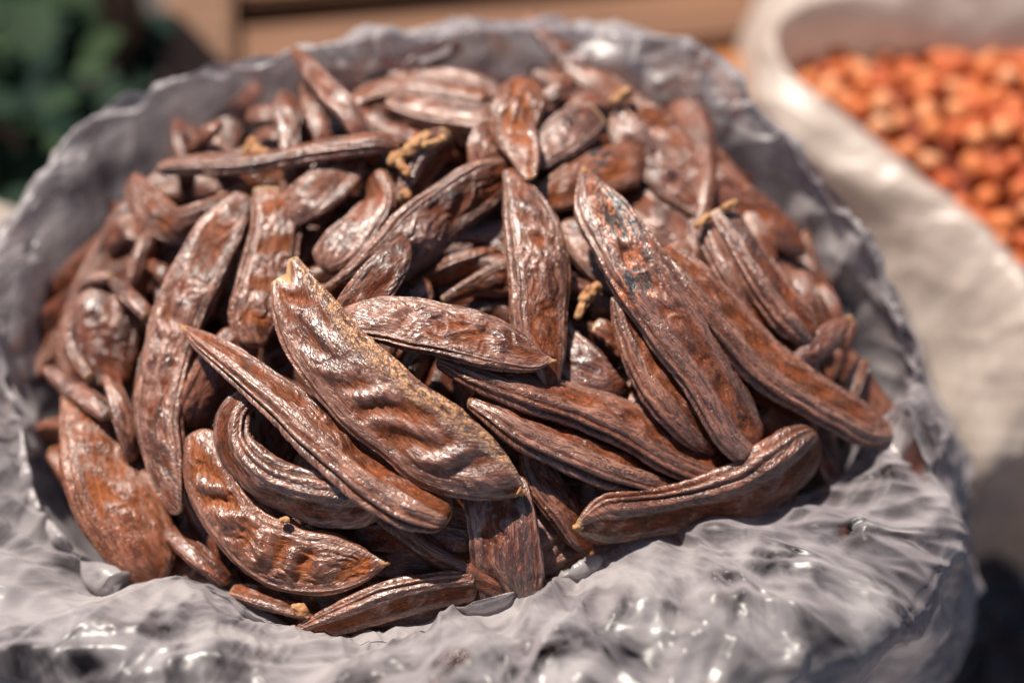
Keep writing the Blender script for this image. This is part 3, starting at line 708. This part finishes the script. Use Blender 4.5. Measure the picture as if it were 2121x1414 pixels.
# foliage
s = NT('leaf_skin')
oi = s.n('ShaderNodeObjectInfo'); at = s.n('ShaderNodeAttribute', {'attribute_name': 'mask'})
sp_ = s.n('ShaderNodeSeparateColor', Color=at.outputs['Color'])
c = s.mix(sp_.outputs[0], (0.008, 0.026, 0.020), (0.040, 0.072, 0.024))
p = s.n('ShaderNodeBsdfPrincipled', Base_Color=c, Roughness=0.75)
p.inputs['Specular IOR Level'].default_value = 0.2
tl = s.n('ShaderNodeBsdfTranslucent', Color=c)
s.set(s.out.inputs[0], s.n('ShaderNodeMixShader', i0=0.25, i1=p.outputs[0], i2=tl.outputs[0]).outputs[0]); M_LEAF = s.m
def plant(name, px, py, z, label, nleaf, spread, size, seed):
    r = np.random.default_rng(seed)
    base = on_z(px, py, z); base = np.array([base[0], base[1], GROUND_Z])
    top = on_z(px, py, z)
    root = obj(name, None, None, None, label, 'plant', 'leafy plants behind the sack', loc=base)
    # stem
    t = np.linspace(0, 1, 14); th = np.linspace(0, 6.283, 8, endpoint=False)
    C = np.stack([0.02 * np.sin(t * 4 + seed), 0.02 * np.cos(t * 3), t * (z - GROUND_Z + .02)], -1)
    P = C[:, None, :] + (0.006 - .004 * t)[:, None, None] * np.stack([np.cos(th), np.sin(th), 0 * th], -1)[None]
    obj('stem', grid_mesh('stem', P, 14, 8, wrap_v=True, caps=True), M_WOODD, root)
    for i in range(nleaf):
        L = size * r.uniform(.6, 1.3); n1, n2 = 9, 5
        a = r.uniform(0, 6.283); el = r.uniform(-.5, .9)
        d = np.array([math.cos(a) * math.cos(el), math.sin(a) * math.cos(el), math.sin(el)])
        s_ = np.cross(d, [0, 0, 1]); s_ /= np.linalg.norm(s_); n_ = np.cross(s_, d)
        u = np.linspace(0, 1, n1)[:, None]; v = np.linspace(-1, 1, n2)[None, :]
        w = 0.30 * L * np.sin(np.pi * u ** .8) ** .8
        o_ = np.array([r.normal(0, spread), r.normal(0, spread), z - GROUND_Z + r.uniform(-1.2 * spread, 1.4 * spread)])
        P = o_ + d * (u * L)[..., None] + s_ * (w * v)[..., None] + n_ * (.15 * w * v ** 2 - .25 * L * u ** 2 + 0 * v)[..., None]
        tone = float(r.beta(.7, 1.2))
        mk = np.tile(np.array([tone, 0, 0, 0.]), (n1, n2, 1))
        obj('leaf', grid_mesh('leaf', P, n1, n2, mask=mk), M_LEAF, root)
plant('leafy_plant', 60, 150, -0.18, 'dark glossy green plant standing next to the wooden post', 110, 0.055, 0.05, 4)
plant('leafy_plant', -10, 240, -0.10, 'lighter yellow-green leafy plant at the far left edge above the pale sack', 70, 0.04, 0.04, 5)
pot = obj('clay_pot', None)if False else None
sx, sy = np.meshgrid(np.linspace(0, 1, 160), np.linspace(0, 1, 160), indexing='ij')
c0, c1 = on_z(1500, 1130, GROUND_Z), on_z(2500, 1700, GROUND_Z)
X = c0[0] + (c1[0] - c0[0]) * sx; Y = c1[1] + (c0[1] - c1[1]) * sy + .02 * np.sin(sx * 7)
Zs = GROUND_Z + .022 + 0.03 * fbm(X * 9, Y * 9, 3., 2)
for i_ in range(10):
    f_ = 12 * 1.2 ** i_; an = random.uniform(0, 3.14); tri = np.abs(((X * math.cos(an) + Y * math.sin(an)) * f_ + .3 * noise(X * 9, Y * 9, i_) + random.random()) % 1 - .5) * 2
    Zs = Zs + .14 * tri / f_
Zs = np.maximum(Zs, GROUND_Z + .006)
obj('dark_plastic_sheet', grid_mesh('dark_plastic_sheet', np.stack([X, Y, Zs], -1), 160, 160), plastic('dark_film', (0.085, 0.072, 0.078), (0.045, 0.038, 0.042), 0.0, 0.4, .1, 20, .0008), None, 'dark grey crumpled plastic sheet spread on the ground in front of the beige sack', 'plastic sheet')
# gravel on the dark ground, bottom right
gv = []
for i in range(1400):
    a = random.uniform(-.3, 1.2); b = random.uniform(-.5, .5)
    gv.append((a, b, random.uniform(.003, .010)))
ico = [(math.cos(k * 1.2566), math.sin(k * 1.2566), .0) for k in range(5)] + [(0, 0, .8), (0, 0, -.8)]
vv, ff = [], []
for a, b, r_ in gv:
    o_ = len(vv); zz = GROUND_Z + 0.012 * float(fbm(a * 2.5, b * 2.5, .5, 3)) + r_ * .3; ro = random.random() * 6
    for (x, y, z) in ico:
        q = r_ * random.uniform(.7, 1.3); vv.append((a + q * (x * math.cos(ro) - y * math.sin(ro)), b + q * (x * math.sin(ro) + y * math.cos(ro)), zz + q * z))
    for k in range(5):
        ff.append((o_ + k, o_ + (k + 1) % 5, o_ + 5)); ff.append((o_ + (k + 1) % 5, o_ + k, o_ + 6))
me = bpy.data.meshes.new('gravel'); me.from_pydata(vv, [], ff); me.update()
obj('gravel', me, simple('gravel_stone', (0.24, 0.19, 0.17), .8, (0.08, .07, .07), 22), None, 'small pale pebbles strewn over the dark soil', 'gravel', kind='stuff')

# ------------------------------------------------------------------ the carob pods
exec_pods = True
P = pod
# -- top, in focus
P([(598,578,46),(632,655,72),(682,728,84),(740,790,90),(800,845,94),(858,888,96),(915,930,94),(985,968,78),(1045,1000,46),(1080,1018,14)], 3.4, (-10,-14,-10,-8), 'largest broad pod in the middle, with a cracked tan corky edge and forked top', k=.27, tone=.62, bloom=.75, gloss=1.1, hi=2, tips='e', cork=-1, cut0=1, seeds=1.1, slant=1.6, sp=.022, wrinkle=.8, rim=.5, horn=(.011, .005))
P([(380,678,8),(430,712,26),(500,765,40),(600,845,52),(700,932,62),(800,1008,66),(880,1050,60),(932,1076,38)], 2.6, (40,52,50,42), 'long slender pod under the broad middle pod, pale needle point at its upper end', k=.42, tone=.55, bloom=.75, hi=2, tips='s', furrow=2.0, seeds=.4, ws=.78)
P([(690,668,26),(790,662,50),(880,676,62),(970,698,62),(1050,724,50),(1110,744,26),(1143,747,6)], 2.7, (30,28,34,30), 'broad wrinkled pod with a small pale beak, lying crosswise just above the middle pod', k=.32, tone=.5, bloom=.95, hi=2, tips='e', wrinkle=1.5)
P([(905,742,18),(980,770,32),(1080,806,38),(1180,836,40),(1280,872,46),(1380,922,52),(1460,958,50),(1520,978,25)], 1.7, (60,55,50,35), 'narrow ridged pod emerging below the beaked crosswise pod, dull brown broad lower end', k=.45, tone=.5, bloom=.5, hi=2, furrow=2.0, seeds=.4)
P([(970,826,18),(1060,874,42),(1150,914,50),(1250,957,50),(1340,985,38),(1424,1006,12)], 1.6, (50,58,58), 'ridged pod lying parallel below its dull-ended neighbour, crumbly tan right tip', k=.45, tone=.42, bloom=.7, hi=2, tips='e', furrow=2.2, seeds=.4)
P([(1210,352,12),(1238,425,52),(1285,500,68),(1338,590,68),(1400,680,62),(1455,770,58),(1508,855,58),(1560,935,42)], 3.0, (12,22,42,50), 'long glossy pod scorched nearly black near its top with a raw orange patch', k=.36, tone=.5, bloom=.55, gloss=1.4, hi=2, tips='s', burn=[(.20,.13,-.35),(.40,.05,.4)], furrow=1.8)
P([(1365,520,28),(1430,590,45),(1500,665,50),(1580,745,50),(1660,805,46),(1740,853,44),(1800,882,36),(1858,893,10)], 2.2, (50,52,55,45), 'long straight ridged pod reaching out over the plastic on the right', k=.42, tone=.6, bloom=.6, hi=2, furrow=2.0, seeds=.5)
P([(1058,350,20),(1085,420,44),(1108,500,66),(1118,580,70),(1116,660,64),(1130,740,42),(1142,805,18)], 1.7, (22,26,24,20), 'upright flat pod with one thick raised edge, tucked under the beak of the crosswise pod', k=.33, tone=.5, bloom=.8, hi=2)
P([(1052,345,26),(1000,382,54),(930,430,62),(862,488,66),(790,550,52),(720,592,34),(668,608,14)], 1.0, (18,16,22,30), 'long diagonal heavy-ridged pod with pale pitted side, left of the upright pod', k=.32, tone=.5, bloom=.9, hi=2)
P([(838,484,6),(822,530,34),(780,585,50),(735,640,44),(705,690,26)], 2.0, -8, 'short pointed leaf-like pod lying on the pitted diagonal pod', k=.25, tone=.4, bloom=.8, hi=1, tips='s', ext='e', extl=60)
P([(745,305,8),(716,345,44),(672,388,50),(630,418,44),(590,442,22)], 0.6, -20, 'pale leaf-shaped flat pod below the long thin pod', k=.28, tone=.45, bloom=.95, hi=1, ext='e', extl=60)
P([(330,348,14),(420,343,19),(520,336,19),(620,322,19),(720,305,20),(800,297,16),(828,308,8)], 1.6, 70, 'very long thin pod lying level across the upper left', k=.5, tone=.5, bloom=.75, hi=1, furrow=1.8)
P([(508,402,22),(462,475,50),(415,560,56),(370,655,56),(343,755,52),(330,860,50),(345,960,40),(368,1065,12)], 1.2, (-25,-32,-38,-40), 'long pale arched pod with a dark doubled edge running down the left side', k=.34, tone=.5, bloom=.95, hi=2)
P([(565,395,50),(572,460,56),(562,530,60),(545,600,60),(525,665,56),(522,720,30)], .5, (12,12,14), 'upright flat pod barred with rusty orange bands', k=.30, tone=.85, bloom=.95, hi=2, band=1, cut0=1)
P([(778,362,24),(786,415,32),(757,465,40),(712,512,48),(658,550,30)], .6, (-55,-50,-35), 'curled pod with a doubled rim hooking up beside the pale leaf-shaped pod', k=.42, tone=.55, bloom=.8, hi=1)
P([(412,890,30),(428,970,50),(466,1050,58),(530,1120,68),(610,1158,72),(690,1168,66),(752,1170,40),(798,1166,7)], 1.5, (-25,-28,-22,-15), 'broad orange-brown curved pod with squiggly pale veins near its pointed right end', k=.26, tone=1.0, bloom=.65, hi=2, tips='e', wrinkle=1.5, seeds=1.4)
P([(528,818,20),(490,850,30),(484,912,36),(532,975,44),(610,1014,50),(700,1038,52),(765,1046,34),(800,1042,8)], 2.2, (-50,-55,-48,-40), 'strongly hooked C-shaped pod with a crumbly tan right tip', k=.46, tone=.4, bloom=.65, hi=2, tips='e', furrow=2.0, seeds=.4)
P([(560,835,36),(575,890,45),(580,950,40),(575,1000,25)], -.2, 15, 'dark rust-coloured pod inside the bend of the hooked pod', k=.3, tone=.8, bloom=.1, gloss=.6, hi=1, ext='s', extl=60)
P([(510,690,46),(462,760,56),(418,830,50),(378,882,24)], .4, (15,20,25), 'dusty brown blunt pod crossed by the needle-pointed slender pod', k=.4, tone=.6, bloom=.35, gloss=.7, hi=1)
P([(1020,985,72),(1040,1080,78),(1050,1160,82),(1055,1225,80),(1064,1300,70,-.02)], 1.6, (-10,-12,-12), 'wide flat mahogany pod standing upright below the tip of the middle pod', k=.22, tone=.35, bloom=.7, gloss=1.3, hi=2)
P([(1194,1092,12),(1240,1075,46),(1320,1066,54),(1420,1050,54),(1520,1020,62),(1600,975,68),(1660,930,52),(1690,900,26)], 2.9, (-42,-48,-50,-55), 'long reddish pod along the lower right rim, small tan beak on its left end', k=.42, tone=.5, bloom=.4, hi=2, tips='s', furrow=1.6)
P([(1095,925,26),(1128,1000,40),(1168,1060,36),(1200,1112,28),(1226,1150,9)], .8, (30,45,20), 'twisted brown pod between the upright mahogany pod and the long lower right pod', k=.4, tone=.5, bloom=.6, hi=1, tips='e')
P([(1283,612,24),(1310,680,40),(1350,762,52),(1402,832,58),(1442,885,46),(1482,935,14)], 2.0, (35,42,40), 'brown pod with a flat cut top end left of the scorched pod', k=.42, tone=.55, bloom=.6, hi=2, cut0=1, furrow=1.8)
P([(1160,705,32),(1195,750,54),(1240,784,46),(1275,798,24),(1300,800,6)], .2, 10, 'short dark shiny plump pod tip in the hollow right of the beaked pod', k=.5, tone=.2, bloom=.5, gloss=1.4, hi=1, tips='e', ext='s', extl=100)
# -- top edge
P([(1092,165,34),(1078,210,56),(1062,262,52),(1085,312,40),(1100,372,14)], 2.2, (-8,10,-20), 'bright rust-orange lumpy pod standing up at the top of the heap', k=.3, tone=1.0, bloom=.45, hi=1, wrinkle=1.4)
P([(1030,262,26),(1005,305,42),(1000,345,25)], 1.2, 10, 'small rusty lobe of a pod beside the foot of the bright orange pod', k=.3, tone=.9, bloom=.6, hi=0, ext='e', extl=80)
P([(803,208,18),(870,228,28),(950,240,31),(1010,250,30),(1060,256,20)], 1.0, 58, 'straight pale furrowed pod pointing into the bright orange pod', k=.5, tone=.5, bloom=1.0, hi=1, furrow=1.8)
P([(722,228,14),(765,200,20),(830,182,22),(920,190,20),(1010,205,18)], .5, 60, 'thin arched pod hooping above the straight pale furrowed pod', k=.5, tone=.65, bloom=.5, hi=1)
P([(722,222,14),(770,255,24),(830,284,24),(905,304,15)], .4, 55, 'thin brown pod dropping away below the straight pale furrowed pod', k=.5, tone=.6, bloom=.3, hi=1, ext='e', extl=90)
P([(840,162,14),(920,166,24),(1000,182,25),(1045,198,10)], .0, 20, 'brown pod at the very back against the plastic behind the arched pod', k=.34, tone=.65, bloom=.35, hi=0)
P([(1112,345,20),(1150,302,46),(1196,262,50),(1238,240,34)], 1.3, (18,22,20), 'short pale grey flat pod right of the bright orange pod', k=.34, tone=.35, bloom=1.0, hi=1, cut1=1)
P([(1110,420,30),(1190,384,52),(1270,352,54),(1320,342,44),(1344,345,22)], .6, (10,25,30), 'round-ended cinnamon brown pod with a dark smudge behind the scorched pod', k=.34, tone=.85, bloom=.3, gloss=.7, hi=1, wrinkle=.5, burn=[(.62,.10,-.6)])
P([(1274,222,18),(1295,268,38),(1345,335,38),(1400,392,34),(1462,448,18)], .8, (5,20,35), 'pale silvery pod sloping down to the cut-ended pods on the right', k=.33, tone=.4, bloom=1.0, hi=1)
P([(1318,222,22),(1370,282,42),(1440,352,42),(1520,412,44),(1590,462,42),(1640,502,30),(1670,524,10)], .5, (25,30,32), 'long brown pod along the upper right plastic edge', k=.38, tone=.65, bloom=.4, hi=1)
P([(1308,212,10),(1345,240,30),(1395,268,20)], 1.0, 20, 'small pale scrap of pod on the upper right edge', k=.3, tone=.6, bloom=.8, hi=0)
P([(1490,438,30),(1540,520,37),(1590,592,42),(1640,655,42),(1682,708,22)], 1.8, (48,52,50), 'dark ridged pod with a tan broken end beside the short twin', k=.5, tone=.3, bloom=.7, hi=1, cut0=1, furrow=2.0)
P([(1464,464,26),(1492,532,30),(1532,602,32),(1570,680,22),(1600,740,18)], 1.1, 55, 'dark red-brown pod with a crumbly tan end, left of the two cut-ended pods', k=.5, tone=.4, bloom=.4, hi=1, cut0=1, furrow=1.8)
P([(1530,440,30),(1572,500,32),(1604,565,12)], .2, 10, 'bright orange-brown pod edge peeping out behind the cut-ended pods', k=.35, tone=1.0, bloom=.1, hi=1, ext='s', extl=60)
P([(1630,762,9),(1680,728,28),(1722,692,28),(1757,660,9)], 1.8, -30, 'small shiny reddish pod turned upward at the right plastic edge', k=.45, tone=.7, bloom=.4, gloss=1.4, hi=1, tips='e')
P([(1290,400,20),(1360,452,44),(1420,502,44),(1480,545,32)], -.5, 25, 'pale cracked pod glimpsed between the scorched pod and the cut-ended pods', k=.34, tone=.4, bloom=.95, hi=1, ext='s', extl=80)
P([(1330,600,24),(1390,550,34),(1450,515,34),(1500,500,24)], -.4, 20, 'short pale pod lying crosswise below the pale cracked pod', k=.36, tone=.4, bloom=.95, hi=1, ext='s', extl=80)
P([(1175,455,24),(1210,512,34),(1250,562,32),(1295,612,20)], .0, 30, 'dark and pale streaked pod between the upright flat pod and the scorched pod', k=.36, tone=.3, bloom=.8, hi=1)
P([(890,578,20),(950,553,28),(1000,532,20),(1032,520,8)], -.6, -40, 'small orange-tinted pod with a tan tip in the dark central hollow', k=.5, tone=.8, bloom=.4, hi=1, tips='e', ext='s', extl=110)
P([(915,625,12),(975,596,22),(1030,580,42),(1085,565,50)], -.4, -20, 'pale curved pod sliding under the upright flat pod from the left', k=.34, tone=.5, bloom=.9, hi=1)
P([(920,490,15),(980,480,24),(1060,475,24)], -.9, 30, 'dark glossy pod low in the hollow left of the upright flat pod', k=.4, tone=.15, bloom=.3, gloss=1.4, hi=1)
P([(925,290,32),(882,332,36),(852,382,28),(832,425,14)], 1.0, 45, 'small broken pod carrying a knobbly tan stalk at the upper middle', k=.5, tone=.55, bloom=.7, hi=1, cut0=1, furrow=2.0)
# -- upper left
P([(608,103,11),(640,140,22),(682,190,28),(722,232,27),(745,275,14)], 2.4, (10,20,10), 'reddish pod leaning up against the plastic at the upper left', k=.4, tone=.6, bloom=.3, gloss=1.2, hi=0, ext='e', extl=70)
P([(632,170,14),(652,230,25),(672,300,20)], 1.2, 30, 'pale narrow pod standing just left of the reddish leaning pod', k=.4, tone=.5, bloom=.9, hi=0, ext='e', extl=90)
P([(588,192,11),(595,240,32),(600,290,22),(606,325,10)], .9, 10, 'short shiny bud-shaped pod upright near the upper left plastic', k=.5, tone=.4, bloom=.5, gloss=1.4, hi=0, ext='e', extl=90)
P([(514,242,17),(555,240,19),(595,243,15)], .5, 40, 'stubby pod lying level left of the bud-shaped pod', k=.5, tone=.5, bloom=.6, hi=0, ext='e', extl=90)
P([(372,255,14),(372,300,16),(378,345,12)], .8, 40, 'dark upright thin pod at the upper left corner of the heap', k=.5, tone=.3, bloom=.1, hi=0, ext='e', extl=80)
P([(385,262,16),(430,305,20),(475,345,16)], .3, 40, 'dark slanting pod beside the upright thin one in the upper left corner', k=.5, tone=.3, bloom=.1, hi=0, ext='e', extl=110)
P([(412,296,12),(440,272,13),(456,256,11)], 1.4, 30, 'small orange pod stub poking up in the upper left corner', k=.6, tone=.8, bloom=.4, hi=0, cut1=1, ext='s', extl=70)
P([(272,370,18),(310,432,42),(372,468,42),(432,452,42),(470,432,20)], .5, (-25,-20), 'pale pinkish curled pod at the left below the level thin pod', k=.3, tone=.7, bloom=.8, hi=1, wrinkle=1.4, ext='e', extl=90)
P([(228,525,16),(260,475,30),(318,490,26)], -.2, 20, 'brown pod half hidden below the pale pinkish curled pod', k=.4, tone=.6, bloom=.4, hi=0, ext='e', extl=120)
P([(318,485,20),(292,550,28),(274,615,20)], .0, 40, 'ridged pod left of the pale arched pod', k=.45, tone=.55, bloom=.6, hi=0, ext='e', extl=90)
P([(235,585,48),(222,660,76),(218,740,72),(232,805,36)], -.3, 10, 'large dark hollow-looking pod at the far left edge of the heap', k=.42, tone=.3, bloom=.0, gloss=.8, hi=1)
P([(236,572,12),(175,590,16),(150,650,17),(156,725,17),(188,785,12)], .9, 60, 'thin curved rib of pod bending round the dark hollow-looking pod', k=.7, tone=.7, bloom=.6, hi=1)
P([(235,580,12),(270,620,16),(310,660,14)], 1.0, 60, 'thin pale pod end lying on top of the dark hollow-looking pod', k=.6, tone=.4, bloom=.6, hi=0)
P([(145,800,20),(180,900,62),(222,1000,90),(272,1090,94),(302,1160,72),(312,1220,26)], .6, (10,15,5), 'big blurred rusty brown pod at the lower left rim, tip down on the plastic', k=.33, tone=1.0, bloom=.35, gloss=.7, hi=1, tips='e', wrinkle=.6)
P([(98,762,14),(160,812,20),(232,862,18)], .9, 40, 'thin dark pod above the big blurred rusty pod', k=.5, tone=.3, bloom=.4, hi=0)
P([(234,800,12),(252,860,24),(268,925,14)], .6, 30, 'small pale pod sliver beside the top of the big rusty pod', k=.4, tone=.4, bloom=1.0, hi=0, ext='se', extl=50)
# -- bottom
P([(610,1312,12),(700,1282,32),(800,1246,40),(900,1222,40),(988,1214,32)], 1.1, (-35,-40), 'furrowed pod lying along the bottom rim left of the upright mahogany pod', k=.42, tone=.6, bloom=.6, hi=1, furrow=1.8)
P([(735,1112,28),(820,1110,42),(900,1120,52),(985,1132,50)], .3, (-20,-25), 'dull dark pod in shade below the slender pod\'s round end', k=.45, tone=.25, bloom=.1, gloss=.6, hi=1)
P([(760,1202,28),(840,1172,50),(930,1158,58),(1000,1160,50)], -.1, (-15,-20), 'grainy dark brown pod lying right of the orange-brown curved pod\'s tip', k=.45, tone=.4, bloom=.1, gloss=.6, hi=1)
P([(370,1118,20),(420,1160,26),(475,1205,20)], .3, 30, 'small shaded pod just right of the big rusty pod', k=.4, tone=.35, bloom=.2, hi=0, ext='s', extl=90)
P([(478,1222,14),(560,1242,24),(635,1268,18)], .4, 30, 'dull pinkish pod resting on the bottom left plastic edge', k=.4, tone=.5, bloom=.8, hi=0, ext='e', extl=110)
P([(597,977,6),(640,962,36),(705,958,44),(765,970,24)], .2, -25, 'small veined pod with a beaked left end under the slender pod', k=.45, tone=.35, bloom=.4, hi=1, tips='s')
P([(880,574,6),(872,612,28),(850,645,32)], -.3, 0, 'pointed pod tip peeping up above the beaked crosswise pod', k=.35, tone=.5, bloom=.6, hi=0, ext='e', extl=90)
# -- right edge
P([(1655,560,20),(1668,620,30),(1690,690,22)], .8, 20, 'blunt brown pod beside the end of the dark ridged pod at the right', k=.4, tone=.55, bloom=.6, hi=0, ext='e', extl=110)
P([(1698,590,14),(1726,640,16),(1735,700,12)], .3, 20, 'thin shaded pod against the right plastic edge', k=.5, tone=.5, bloom=.2, hi=0, ext='e', extl=120)
P([(1555,790,30),(1620,832,36),(1692,872,28)], .6, -35, 'dark red pod below the long straight ridged pod on the right', k=.45, tone=.45, bloom=.3, hi=1)
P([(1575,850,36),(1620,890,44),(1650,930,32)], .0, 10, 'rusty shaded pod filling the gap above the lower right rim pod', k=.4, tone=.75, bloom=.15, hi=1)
P([(1700,940,14),(1722,985,20),(1745,1032,12)], .6, 20, 'small pale sliver of pod at the lower right plastic edge', k=.4, tone=.5, bloom=.8, hi=0, ext='s', extl=110)
P([(1790,745,14),(1765,800,22),(1745,850,16)], .2, 20, 'orange pod scrap in shade under the far right plastic', k=.4, tone=.9, bloom=.1, hi=0, ext='e', extl=70)
P([(1262,885,18),(1312,852,36),(1372,850,26)], .2, 20, 'crinkled pod scrap lying above the dull-ended ridged pod', k=.4, tone=.45, bloom=.7, hi=1, wrinkle=1.5)
P([(1228,675,14),(1262,692,22),(1295,735,18)], .1, 20, 'torn red-brown pod scrap in the hollow left of the cut-topped pod', k=.4, tone=.7, bloom=.3, hi=1, wrinkle=2, lump=.002)
P([(1135,1000,10),(1200,995,16),(1262,1002,10)], -.8, 40, 'thin black-brown pod deep under the lower ridged pod', k=.5, tone=.15, bloom=.4, hi=0, ext='e', extl=130)
P([(1165,1022,14),(1205,1034,20),(1240,1040,12)], -.6, 10, 'tiny round pod end in the dark gap above the long lower right pod', k=.6, tone=.5, bloom=.2, hi=0)
P([(1122,212,14),(1150,188,17),(1188,168,14)], 1.4, 30, 'small orange pod end sticking up right of the bright orange pod\'s top', k=.6, tone=.95, bloom=.3, hi=0, ext='s', extl=60)
P([(1168,216,12),(1215,212,17),(1268,218,12)], 1.0, 40, 'dusky pink narrow pod at the back above the short pale grey pod', k=.5, tone=.4, bloom=.8, hi=0, ext='se', extl=70)
P([(452,600,12),(468,565,17),(482,535,12)], .0, 30, 'small shiny red-brown pod end right of the pale arched pod', k=.5, tone=.5, bloom=.3, gloss=1.3, hi=0, ext='s', extl=80)
P([(318,555,14),(340,572,17),(352,600,12)], .2, 30, 'small round brown pod end left of the pale arched pod', k=.6, tone=.6, bloom=.4, hi=0, ext='s', extl=90)
P([(380,905,14),(398,950,20),(405,1000,16)], .6, 20, 'narrow rusty pod strip between the pale arched pod and the orange-brown curved pod', k=.4, tone=.9, bloom=.4, hi=0, ext='se', extl=60)


# tan stalks and flakes
def stalk(segs, layer, label, name='dry_stalk', seed=1.0, r0=1.0):
    root = None; base = hit(segs[0][0][0], segs[0][0][1], layer * LAY)
    root = obj(name, None, None, None, label, 'stalk', 'dry tan stalks among the pods', loc=base)
    for j, sg in enumerate(segs):
        C = np.array([hit(a, b, layer * LAY + (q[0] if q else 0)) for a, b, w, *q in sg]); W = np.array([w * px_size(c) for c, (a, b, w, *q) in zip(C, sg)])
        D, arc = catmull(np.column_stack([C, W]), 40); T = np.gradient(D[:, :3], axis=0); T /= np.linalg.norm(T, axis=1)[:, None]
        a_ = np.cross(T, [0.2, 0.3, .9]); a_ /= np.linalg.norm(a_, axis=1)[:, None]; b_ = np.cross(T, a_)
        th = np.linspace(0, 6.2832, 24, endpoint=False)
        e = np.clip(np.minimum(arc, arc[-1] - arc) / (W.max() * .9), 0, 1); R = D[:, 3] * np.sqrt(np.clip(1 - (1 - e) ** 2, .05, 1))
        R = R[:, None] * (1 + .45 * fbm(arc[:, None] * 260, np.cos(th) * 1.3 + seed, np.sin(th) * 1.3 + j, 2))
        Pp = D[:, None, :3] - base + R[..., None] * (a_[:, None] * np.cos(th)[None, :, None] + b_[:, None] * np.sin(th)[None, :, None])
        obj('twig' if j else 'knob', grid_mesh('stalk', Pp, 40, 24, wrap_v=True, caps=True), M_TAN, root)
stalk([[(805,342,11),(825,325,14),(850,312,14),(870,292,15),(893,276,13)], [(822,328,10),(838,352,10),(850,365,6)], [(862,300,10),(890,300,9),(925,283,8)]], 2.3, 'knobbly bright tan stalk on the small broken pod at the upper middle', seed=2.2)
stalk([[(828,398,9),(842,404,11),(852,412,7)]], 1.8, 'tiny tan knob below the big knobbly stalk', seed=5.)
stalk([[(505,322,8),(520,298,11),(528,285,10)], [(520,300,9),(540,315,12),(560,325,10)]], 1.6, 'blurred orange-tan stalk above the long thin level pod', seed=3.)
stalk([[(1498,432,8),(1510,425,7),(1528,418,7)]], 2.9, 'short pale twig on the broken end of the dark ridged pod', seed=7.)
stalk([[(1438,470,6),(1455,458,8),(1470,446,8)]], 2.2, 'crumbly tan stub on the end of the dark red-brown pod', seed=8.)
stalk([[(1265,212,8),(1285,200,9),(1308,187,12)]], 1.8, 'orange stalk with a round head at the back edge', seed=9.)
stalk([[(578,1078,5),(590,1076,7),(600,1081,4)]], 2.6, 'tan crumb on the inner edge of the orange-brown curved pod', seed=10.)
stalk([[(604,1252,7),(622,1262,12),(640,1270,9)]], 1.6, 'blurred tan nub at the bottom edge left of the furrowed pod', seed=11.)
stalk([[(1205,632,10),(1222,606,14),(1246,590,12)], [(1195,662,7),(1203,640,9),(1215,622,8)]], .8, 'torn tan flake standing in the dark gap right of the upright flat pod', name='husk_flake', seed=12.)

# fillers that show only in the gaps
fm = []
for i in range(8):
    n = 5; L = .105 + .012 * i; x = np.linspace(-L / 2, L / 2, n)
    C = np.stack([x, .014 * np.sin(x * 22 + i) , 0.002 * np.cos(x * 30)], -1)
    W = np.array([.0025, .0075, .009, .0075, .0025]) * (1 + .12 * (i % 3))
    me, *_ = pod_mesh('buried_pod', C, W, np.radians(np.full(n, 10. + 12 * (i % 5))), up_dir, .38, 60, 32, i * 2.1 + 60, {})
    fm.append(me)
for i in range(46):
    a = -math.pi + 2 * math.pi * (i + random.uniform(-.3, .3)) / 46
    q = random.uniform(.76, .90); r = float(rin(CX + math.cos(a), CY + math.sin(a))) * q
    x, y = CX + r * math.cos(a), CY + r * math.sin(a); z = float(heap(x, y)); e = .01
    gx = float(heap(x + e, y) - z) / e; gy = float(heap(x, y + e) - z) / e
    o = obj('carob_pod', fm[i % 8], None, None, 'plain brown carob pod half buried along the edge of the heap next to the plastic', 'carob pod', 'half-buried pods round the edge of the heap')
    n_ = Vector((-gx, -gy, 1)).normalized(); o.rotation_mode = 'QUATERNION'
    QQ = __import__('mathutils').Quaternion
    o.rotation_quaternion = QQ((0, 0, 1), a + math.pi / 2 + random.uniform(-.7, .7)) @ QQ((1, 0, 0), random.uniform(-.3, .3))
    o.rotation_quaternion = n_.to_track_quat('Z', 'Y') @ QQ((0, 0, 1), -math.pi * 0) @ o.rotation_quaternion if False else Vector((0, 0, 1)).rotation_difference(n_) @ o.rotation_quaternion
    o.location = (x, y, z - (.011 + .009 * (math.cos(a) < -.3)) + random.uniform(-.004, .004)); o.color = (random.uniform(.2, .9), random.uniform(.1, .6), .9, 1)
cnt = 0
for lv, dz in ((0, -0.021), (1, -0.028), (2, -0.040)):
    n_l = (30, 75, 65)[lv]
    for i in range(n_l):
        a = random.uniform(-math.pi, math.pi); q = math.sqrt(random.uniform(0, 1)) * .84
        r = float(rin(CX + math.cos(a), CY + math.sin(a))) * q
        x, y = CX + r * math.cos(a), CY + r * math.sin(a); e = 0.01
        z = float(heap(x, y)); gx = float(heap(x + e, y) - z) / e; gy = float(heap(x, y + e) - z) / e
        o = obj('carob_pod', fm[random.randrange(8)], None, None, 'carob pod coloured darker for the shade deep in the gaps beneath the top layer', 'carob pod', 'carob pods buried under the top layer')
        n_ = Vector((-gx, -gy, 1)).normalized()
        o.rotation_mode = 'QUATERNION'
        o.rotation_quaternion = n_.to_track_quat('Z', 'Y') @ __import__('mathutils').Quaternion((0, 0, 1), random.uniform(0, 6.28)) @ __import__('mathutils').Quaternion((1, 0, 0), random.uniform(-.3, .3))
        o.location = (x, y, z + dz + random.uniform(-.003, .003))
        o.color = (random.uniform(.1, .5), random.uniform(0, .25), .8, 1)  # tone and paleness kept low so the gaps' shade is in the colour
